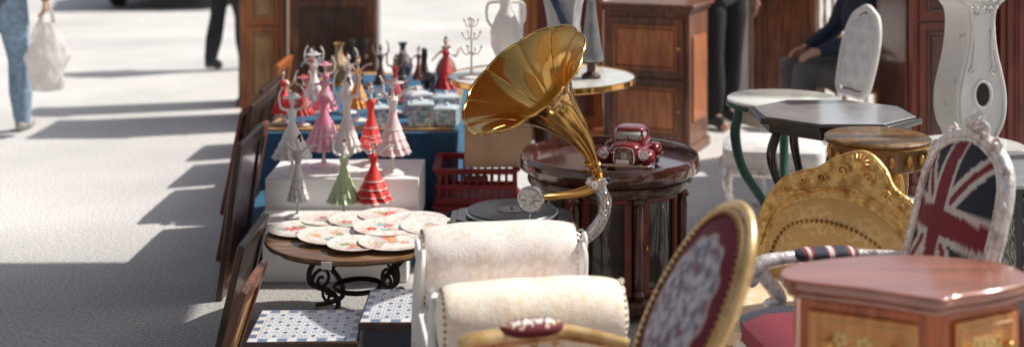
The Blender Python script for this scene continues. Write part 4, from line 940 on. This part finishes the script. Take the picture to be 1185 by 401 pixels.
for k in range(3):
    a=R(198)+k*2*pi/3; c,s_=math.cos(a),math.sin(a); M=Mesh()
    M.tube(sm([(c*.21,s_*.21,.70),(c*.235,s_*.235,.6),(c*.2,s_*.2,.45),(c*.1,s_*.1,.3),(c*.08,s_*.08,.22),(c*.15,s_*.15,.13),(c*.25,s_*.25,.07),(c*.29,s_*.29,.02)],6),[.02,.022,.02,.019,.02,.021,.02,.016],10)
    M.xf=RZ(a); M.spiral((.275,0,.045),.032,1.2,pi,1,.011); M.obj('leg',GREENM,t)
t=thing('side_table','small round gilt and walnut inlaid table','side table',(1.24,4.25,0))
DW2=wood('aged_walnut_veneer',(.36,.2,.08),(.2,.11,.04),rough=.3,coat=.4)
M=Mesh(); M.lathe([(0,.77),(.16,.77),(.173,.776),(.176,.784),(.168,.79),(0,.79)],48); M.obj('table_top',DW2,t)
M=Mesh(); M.lathe([(.145,.69),(.155,.695),(.15,.73),(.158,.77)],64,lobe=lambda th,i:1+.02*math.sin(16*th)); M.obj('apron',DW2,t)
M=Mesh()
for k in range(16): a=2*pi*k/16; M.ball((.16*math.cos(a),.16*math.sin(a),.73),(.01,.01,.02),8)
M.lathe([(.162,.763),(.178,.77),(.162,.774)],48,caps=False); M.obj('gilt_trim',GILT,t)
for k in range(3):
    a=R(40)+k*2*pi/3; M=Mesh(); c,s_=math.cos(a),math.sin(a); M.tube(sm([(c*.13,s_*.13,.70),(c*.15,s_*.15,.6),(c*.1,s_*.1,.3),(c*.16,s_*.16,.012)],6),[.02,.02,.012,.016],8); M.obj('leg',GILT,t)
t=thing('side_table','small round table with pale marble top','side table',(1.73,4.72,0))
M=Mesh(); M.lathe([(0,.64),(.19,.64),(.2,.65),(.2,.66),(.19,.668),(0,.668)],48); M.obj('table_top',MARBLE,t)
M=Mesh(); M.lathe([(.18,.6),(.185,.62),(.18,.64)],48); M.lathe([(.05,.03),(.02,.1),(.03,.3),(.02,.5),(.1,.6)],20)
for k in range(3): a=R(90)+k*2*pi/3; M.tube(sm([(0,0,.12),(.1*math.cos(a),.1*math.sin(a),.1),(.18*math.cos(a),.18*math.sin(a),.012)],4),[.02,.016,.016],8)
M.obj('pedestal',SILV,t)
t=thing('display_case','black framed glass display case with white lattice sides','display case',(1.81,4.1,0),R(-4))
M=Mesh(); w_,d_,h_=.46,.5,.7
for sx in(-1,1):
    for sy in(-1,1): M.box((sx*w_/2,sy*d_/2,h_/2),(.02,.02,h_))
for z in(.3,h_-.01):
    for s in(-1,1): M.box((0,s*d_/2,z),(w_-.02,.018,.02)); M.box((s*w_/2,0,z),(.018,d_-.02,.02))
M.obj('frame',BLACK,t,bevel=.001,seg=1)
M=Mesh()
for s in(-1,1):
    def lt(u,v,s=s): return Vector(((u-.5)*(w_-.03),s*(d_/2-.004),.31+v*(h_-.34)))
    def lt2(u,v,s=s): return Vector((s*(w_/2-.004),(u-.5)*(d_-.03),.31+v*(h_-.34)))
    def lc(u,v):
        a=u*6-math.floor(u*6)-.5; c=v*5-math.floor(v*5)-.5; r=math.hypot(a,c)
        return (.75,.76,.78) if (.3<r<.4 or r<.1 or abs(abs(a)-abs(c))<.04) else (.02,.02,.03)
    M.grid(lt,72,60,lc); M.grid(lt2,72,60,lc)
M.obj('lattice_panel',PAINT,t)
M=Mesh(); M.box((0,0,h_+.006),(w_+.04,d_+.04,.012)); M.obj('glass_top',plain((.45,.52,.54),.05,.8),t,bevel=.003)
M=Mesh(); M.box((0,0,.285),(w_-.02,d_-.02,.012)); M.obj('shelf',DARKW,t)
t=thing('storage_box','small dark mahogany cabinet with moulded lid','box',(1.42,3.12,.0),R(10))
M=Mesh(); M.box((0,0,.33),(.2,.24,.52)); M.obj('box_body',MAHOG,t,bevel=.004)
M=Mesh(); M.box((0,0,.61),(.23,.27,.03)); M.obj('lid',MAHOG,t,bevel=.006)
M=Mesh(); M.box((0,0,.035),(.22,.26,.07)); M.obj('plinth',MAHOG,t,bevel=.004)
M=Mesh(); M.box((0,-.122,.4),(.16,.006,.3)); M.obj('door_panel',CHERRYW,t,bevel=.002)
# ------------------------------------------------------------------ white chairs at back
def simple_chair(loc,rz,label,fm,cushion):
    sh=[(-.13,0),(-.16,.12),(-.16,.27),(-.12,.38),(-.06,.42),(0,.44),(.06,.42),(.12,.38),(.16,.27),(.16,.12),(.13,0),(0,-.01)]
    return rococo_chair('chair',label,loc,rz,fm,sh,.6,R(12),.2,.44,.42,.43,cushion,lambda x,y:(.78,.76,.74),fr=.015,cz=.2,nail=False)
wc=lambda u,v,x,z:damask(x,z,(.84,.83,.82),(.66,.66,.68))
simple_chair((1.54,6.35,0),R(-76),'white framed chair with pale damask oval back',DISTR,wc)
t=thing('stool','white upholstered stool with silver carved legs under the tables','stool',(1.26,6.05,0),R(-10))
M=Mesh()
def sf2(u,v):
    a=2*pi*u; ca,sa=math.cos(a),math.sin(a); x=math.copysign(abs(ca)**.4,ca); y=math.copysign(abs(sa)**.4,sa); q=min(v*1.4,1)
    return Vector((x*.24*q,y*.2*q,.44-.04*q**4 if v<.714 else .40-.08*(v-.714)/.286))
M.grid(sf2,60,24,lambda u,v:damask(math.cos(2*pi*u)*v*.3,math.sin(2*pi*u)*v*.3,(.82,.8,.79),(.64,.64,.66)),cu=True); M.obj('seat',FABRIC,t)
M=Mesh(); M.tube([sf2(i/60,1)+Vector((0,0,-.02)) for i in range(60)],.02,8,closed=True); M.obj('seat_rail',SILV,t)
for sx in(-1,1):
    for sy in(-1,1): cab_leg(t,(sx*.2,sy*.16),(sx*.6,sy*.6),.31,.02,SILV)
t=thing('chair','plain wooden chair the seated person uses','chair',(2.12,7.65,0),R(-88))
M=Mesh(); M.box((0,0,.44),(.42,.42,.03)); M.obj('seat',PINE,t,bevel=.006)
for sx in(-1,1):
    for sy in(-1,1): turned_leg(t,(sx*.18,sy*.18),.43,.02,PINE)
M=Mesh()
for k in range(7): x=-.18+k*.06; M.tube([(x,.19,.45),(x*1.05,.25,.9)],.009 if 0<k<6 else .016,8)
M.box((0,.255,.9),(.44,.03,.06)); M.obj('backrest',PINE,t)
t=thing('chair','cream spindle-back wooden chair near the wardrobe','chair',(2.42,8.7,0),R(10))
M=Mesh(); M.box((0,0,.6),(.5,.42,.04)); M.obj('seat',PINE,t,bevel=.006)
for sx in(-1,1):
    for sy in(-1,1): turned_leg(t,(sx*.2,sy*.18),.59,.02,PINE)
M=Mesh()
for k in range(9): x=-.24+k*.06; M.lathe([(.009,0),(.016,.12),(.009,.2),(.018,.32),(.009,.5)],10,(x,.19,.61))
M.box((0,.19,1.12),(.56,.035,.07)); M.obj('backrest',plain((.65,.5,.34)),t)
# ------------------------------------------------------------------ people (voxel-fused bodies)
def fuse(M,name,m,parent,vox=.011,it=4):
    me=bpy.data.meshes.new(name); me.from_pydata([tuple(v) for v in M.v],[],M.f); o=bpy.data.objects.new('tmp',me); COL.objects.link(o)
    md=o.modifiers.new('r','REMESH'); md.mode='VOXEL'; md.voxel_size=vox; md.use_smooth_shade=True
    s=o.modifiers.new('s','SMOOTH'); s.iterations=it; s.factor=.5
    dg=bpy.context.evaluated_depsgraph_get(); dg.update(); nm=bpy.data.meshes.new_from_object(o.evaluated_get(dg)); nm.name=name
    bpy.data.objects.remove(o); nm.materials.clear(); nm.materials.append(m)
    nm.polygons.foreach_set('use_smooth',[True]*len(nm.polygons))
    r=bpy.data.objects.new(name,nm); COL.objects.link(r); r.parent=parent; return r
def limb(M,a,b_,ra,rb,n=14):
    a=Vector(a);b_=Vector(b_); M.tube([a,a.lerp(b_,.3),b_],[ra,ra*1.02,rb],n); M.ball(a,ra,n); M.ball(b_,rb,n)
def hand(M,wr,d,side,curl=.5,pn=None):
    wr=Vector(wr); d=Vector(d).normalized(); t=Vector(side); t=(t-d*t.dot(d)).normalized(); nn=d.cross(t)
    if pn and nn.dot(Vector(pn))<0: nn=-nn
    limb(M,wr,wr+d*.02,.024,.026); 
    for q in(-.02,-.007,.007,.02): limb(M,wr+d*.02+t*q*.8,wr+d*.085+t*q*1.3,.013,.0115,8)
    for i,(q,l) in enumerate(((.030,.068),(.010,.076),(-.010,.07),(-.029,.055))):
        p=wr+d*.09+t*q; dd=d.copy()
        for k,f in enumerate((.45,.32,.23)):
            dd=(dd+nn*curl*(.9+.3*k)).normalized(); p2=p+dd*l*f; limb(M,p,p2,.0088-.0006*k,.0082-.0006*k,8); p=p2
    p=wr+d*.03+t*.026; dd=(d*.6+t*.8).normalized()
    for k,l in enumerate((.032,.028)): p2=p+dd*l; limb(M,p,p2,.011-.001*k,.010-.001*k,8); dd=(dd+d*.5+nn*curl*.6).normalized(); p=p2
def person(label,loc,rz,J,trm,jm,shm,hairc=HAIR):
    t=thing('person',label,'person',loc,rz)
    g=lambda k:Vector(J[k])
    pel,ch,nk,hd=g('pelvis'),g('chest'),g('neck'),g('head')
    fwd=Vector(J.get('face',(0,-1,0))).normalized(); rt=Vector((-fwd.y,fwd.x,0))
    B=Mesh()
    def torso(M,e):
        M.ball(pel,(.155+e,.115+e,.12+e),20); M.ball(pel.lerp(ch,.5),(.135+e,.1+e,.15+e),20); M.ball(ch,(.165+e,.115+e,.17+e),20)
        limb(M,g('sh_l'),g('sh_r'),.058+e,.058+e); limb(M,ch+Vector((0,0,.08)),nk,.1+e*.7,.062+e*.5)
    def arms(M,e,full=True):
        for s in'lr': limb(M,g('sh_'+s),g('el_'+s),.05+e,.04+e); limb(M,g('el_'+s),g('wr_'+s),.04+e,.026+e)
    def legs(M,e,e2):
        for s in'lr': limb(M,g('hip_'+s),g('kn_'+s),.088+e,.057+e); limb(M,g('kn_'+s),g('kn_'+s).lerp(g('an_'+s),.35),.056+e,.056+e2); limb(M,g('kn_'+s).lerp(g('an_'+s),.35),g('an_'+s),.056+e2,.036+e2)
    torso(B,-.01); arms(B,-.004); legs(B,-.01,-.008)
    limb(B,nk,hd+Vector((0,0,-.06)),.055,.052)
    B.ball(hd,(.077,.092,.112),22); B.ball(hd+fwd*.03+Vector((0,0,-.065)),(.05,.05,.045),14)
    limb(B,hd+fwd*.088+Vector((0,0,.01)),hd+fwd*.105+Vector((0,0,-.025)),.009,.015,10)
    limb(B,hd+fwd*.09-rt*.03+Vector((0,0,.03)),hd+fwd*.09+rt*.03+Vector((0,0,.03)),.01,.01,10)
    limb(B,hd+fwd*.083-rt*.018+Vector((0,0,-.055)),hd+fwd*.083+rt*.018+Vector((0,0,-.055)),.009,.009,8)
    for s in(-1,1): B.ball(hd+rt*s*.078+Vector((0,0,-.005)),(.014,.018,.03),10)
    for s in'lr':
        hand(B,g('wr_'+s),J['hd_'+s],J.get('th_'+s,(0,-1,0)),J.get('curl_'+s,.35),J.get('pn_'+s))
        limb(B,g('an_'+s),g('toe_'+s),.036,.03)
    body=fuse(B,'body',SKIN,t,.0085,3)
    TR=Mesh(); TR.ball(pel+Vector((0,0,.01)),(.17,.13,.125),20); legs(TR,.014,.02)
    for s in'lr':
        for k in range(5):
            q=g('kn_'+s).lerp(g('an_'+s),-.12+.26*k); TR.ball(q+Vector((.006*(-1)**k,.004,0)),(.075-.004*k,.073-.004*k,.014),14)
    fuse(TR,'trousers',trm,body,.012,2)
    JK=Mesh(); torso(JK,.014); arms(JK,.014)
    for s in'lr':
        for k in range(5):
            q=g('el_'+s).lerp(g('wr_'+s),-.3+.22*k); JK.ball(q,(.062-.003*k,.06-.003*k,.014),12)
    fuse(JK,'jacket',jm,body,.012,2)
    for s in'lr':
        SH=Mesh(); a,b_=g('an_'+s)+Vector((0,0,-.02)),g('toe_'+s); fo=(b_-a); fo.z=0; fo.normalize()
        limb(SH,a,b_-fo*.03+Vector((0,0,.01)),.047,.04); SH.ball(a-fo*.025+Vector((0,0,-.02)),(.042,.042,.035),12)
        fuse(SH,'shoe',shm,body,.01,3)
    H=Mesh(); H.ball(hd-fwd*.018+Vector((0,0,.025)),(.088,.1,.105),22); H.ball(hd-fwd*.04+Vector((0,0,-.02)),(.08,.07,.09),16); fuse(H,'hair',hairc,body,.01,2)
    for s in(-1,1): E=Mesh(); E.ball(hd+fwd*.086+rt*s*.03+Vector((0,0,.005)),.011,10); E.obj('eye',EYE,body)
    return t
def stand(dx=0,stride=0.0,**kw):
    J=dict(pelvis=(0,0,.95),chest=(0,.0,1.27),neck=(0,.01,1.48),head=(0,-.02,1.62),sh_l=(-.18,0,1.41),sh_r=(.18,0,1.41),el_l=(-.23,.04,1.13),el_r=(.23,.04,1.13),wr_l=(-.24,-.05,.9),wr_r=(.24,-.05,.9),hd_l=(0,-.1,-1),hd_r=(0,-.1,-1),pn_l=(1,0,0),pn_r=(-1,0,0),
     hip_l=(-.09,0,.9),hip_r=(.09,0,.9),kn_l=(-.1,-stride*.5-.02,.5),kn_r=(.1,stride*.35-.02,.5),an_l=(-.1,-stride,.085),an_r=(.1,stride,.1),toe_l=(-.11,-stride-.14,.035),toe_r=(.11,stride-.14,.035)); J.update(kw); return J
J=stand(stride=.17,el_l=(-.25,.03,1.13),wr_l=(-.31,-.02,.93),hd_l=(-.05,0,-1),curl_l=.8)
person('person in light blue jeans walking with a plastic bag',(-3.44,8.38,0),R(180),J,JEANS,GREYJ,SHOEW)
bagt=thing('carrier_bag','thin white plastic carrier bag hanging from a hand','bag',(-3.12,8.40,.29),R(15))
M=Mesh()
def bf(u,v):
    a=2*pi*u; q=v
    w1=.135*(math.sin(pi*min(.5,q*.5+.12))**.6)*(1-.62*max(0,(q-.5)/.5)**1.3); w2=.085*(1-.5*max(0,(q-.5)/.5))*(min(1,q*5+.35))
    if q<.02: w1*=.3;w2*=.3
    nz=noise.noise(Vector((math.cos(a)*2.2,math.sin(a)*2.2,q*5)))*.03+abs(noise.noise(Vector((math.cos(a)*6,math.sin(a)*6,q*7))))*.018
    return Vector(((w1+nz)*math.cos(a),(w2+nz)*math.sin(a)*1.0+nz*.5,q*.46))
M.grid(bf,90,50,cu=True); M.obj('bag_body',BAGM,bagt,smooth=180)
M=Mesh()
M.tube(sm([(-.045,0,.44),(-.03,.0,.52),(-.008,0,.585),(0,0,.61),(.012,0,.585),(.035,0,.52),(.05,0,.44)],5),[.02,.012,.008,.008,.008,.012,.02],8,flat=(1,.4))
M.obj('handle',BAGM,bagt)
person('person in dark trousers standing behind the stall',(-2.62,11.55,0),R(150),stand(stride=.12),DARKT,DARKT,SHOE)
person('person in black trousers standing between the furniture',(1.46,8.75,0),R(25),stand(stride=.07),DARKT,GREYJ,SHOE)
J=dict(pelvis=(0,.03,.55),chest=(0,.0,.86),neck=(0,-.02,1.07),head=(0,-.06,1.2),sh_l=(-.18,-.01,1.0),sh_r=(.18,-.01,1.0),el_l=(-.24,-.1,.76),el_r=(.24,-.1,.76),wr_l=(-.12,-.3,.68),wr_r=(.13,-.3,.68),hd_l=(.1,-1,-.25),hd_r=(-.1,-1,-.25),th_l=(1,0,.3),th_r=(-1,0,.3),pn_l=(0,0,-1),pn_r=(0,0,-1),
 hip_l=(-.09,.0,.53),hip_r=(.09,.0,.53),kn_l=(-.13,-.42,.54),kn_r=(.13,-.42,.54),an_l=(-.12,-.4,.09),an_r=(.12,-.44,.09),toe_l=(-.13,-.54,.035),toe_r=(.13,-.58,.035))
person('seated person in navy jacket and grey trousers with hands on knees',(2.14,7.62,0),R(-84),J,GREYT,NAVY,SHOE)
# ------------------------------------------------------------------ parked car far
def parked(x,y,rz,m,label):
    t=thing('parked_car',label,'car',(x,y,0),rz)
    def cp(M,prof,hw,t0=0,zt=.9):
        n=len(prof); V=[]
        for s in(-1,1):
            for(yy,z) in prof: V.append((s*hw*(1-t0*max(0,z-zt)),yy,z))
        M.add(V,[tuple(range(n)),tuple(range(2*n-1,n-1,-1))]+[(i,(i+1)%n,n+(i+1)%n,n+i) for i in range(n)])
    M=Mesh(); cp(M,[(-.75,.22),(-.82,.45),(-.76,.72),(-.6,.8),(.2,.95),(2.9,.98),(3.35,.9),(3.42,.45),(3.35,.22)],.88); M.obj('car_body',m,t,bevel=.06,seg=3)
    M=Mesh(); cp(M,[(.2,.93),(.85,1.38),(1.3,1.45),(2.4,1.43),(3.1,.96)],.78,.35); M.obj('cabin',plain((.03,.035,.04),.1,.8),t,bevel=.05,seg=3)
    for sx in(-1,1):
        for yy in(-.0,2.6):
            M=Mesh(); M.xf=T(sx*.78,yy,.32)@RY(R(90)); M.lathe([(.0,-.1),(.28,-.1),(.32,-.06),(.32,.06),(.28,.1),(0,.1)],32); M.obj('wheel',RUBBER,t)
        M=Mesh(); M.ball((sx*.65,-.76,.62),(.16,.07,.08),14); M.obj('headlight',plain((.7,.72,.75),.1,.8),t)
    M=Mesh(); M.box((0,-.82,.36),(1.0,.03,.14)); M.obj('grille',BLACK,t)
parked(-4.95,18.3,R(3),CARPNT,'dark grey parked car seen from its front')
# ------------------------------------------------------------------ unseen buildings added to darken brass reflections and cut sky light
def unseen_building(label,x,y,rz,w_,h_,m,nc,nr):
    t=thing('unseen_building',label,'unseen_building',(x,y,0),rz); d_=8
    M=Mesh(); M.box((0,d_/2,h_/2),(w_,d_,h_)); M.obj('wall',m,t)
    M=Mesh(); M.box((0,d_/2,h_+.15),(w_+.6,d_+.6,.3)); M.obj('roof',plain((.3,.12,.07),.8,0),t,bevel=.03)
    for c in range(nc):
        for r in range(nr):
            cx=-w_/2+w_*(c+.5)/nc; cz=1.9+r*3.1
            if r==0 and c==nc//2:
                M=Mesh(); M.box((cx,-.04,1.15),(1.2,.08,2.3)); M.obj('door',DARKW,t,bevel=.01); continue
            M=Mesh(); M.box((cx,-.03,cz),(1.2,.06,1.7)); wd=M.obj('window',plain((.75,.72,.66),.6,0),t,bevel=.01)
            M=Mesh()
            for s in(-1,1): M.box((cx+s*.27,-.065,cz),(.46,.012,1.5))
            M.obj('pane',plain((.03,.035,.045),.08,.8),wd)
            M=Mesh(); M.box((cx,-.09,cz-.9),(1.35,.18,.08)); M.obj('sill',plain((.6,.56,.5),.8,0),wd,bevel=.01)
unseen_building('ochre stucco building with rows of windows across the square, added to darken reflections',-3,-13,R(180),20,11,STUCCO,6,3)
unseen_building('brown stone building with shuttered windows on the square, added to darken reflections and sky light',20,2,R(-90),24,9,STONEW,7,3)
unseen_building('brown stone corner building beside the square, added to darken reflections',-22,-2,R(90),22,10,STONEW,6,3)
# ------------------------------------------------------------------ cantilever parasol out of view, added to cast the near shadow on the paving
offc=2.6/math.tan(EL)
t=thing('added_parasol','unseen large square brown cantilever parasol on a side pole','added_parasol',(2.95,4.6,0))
cx,cy,cz=-2.42+SX*offc-2.95,4.28+SY*offc-4.6,2.6
M=Mesh(); M.tube([(0,0,0),(0,0,2.75)],.035,14); M.box((0,0,.04),(.7,.7,.08)); M.obj('pole',IRON,t)
M=Mesh(); M.tube([(0,0,2.3),(cx*.98,cy*.98,cz+.42)],.028,12); M.obj('arm',IRON,t)
M=Mesh()
def pf(u,v):
    x,y=(u-.5)*2.4,(v-.5)*2.4; q=max(abs(x),abs(y))/1.2
    return Vector((cx+x,cy+y,cz+.35*(1-q)-.02*math.sin(8*math.atan2(y,x))*q))
M.grid(pf,32,32); M.obj('shade_canopy',PARAF,t)
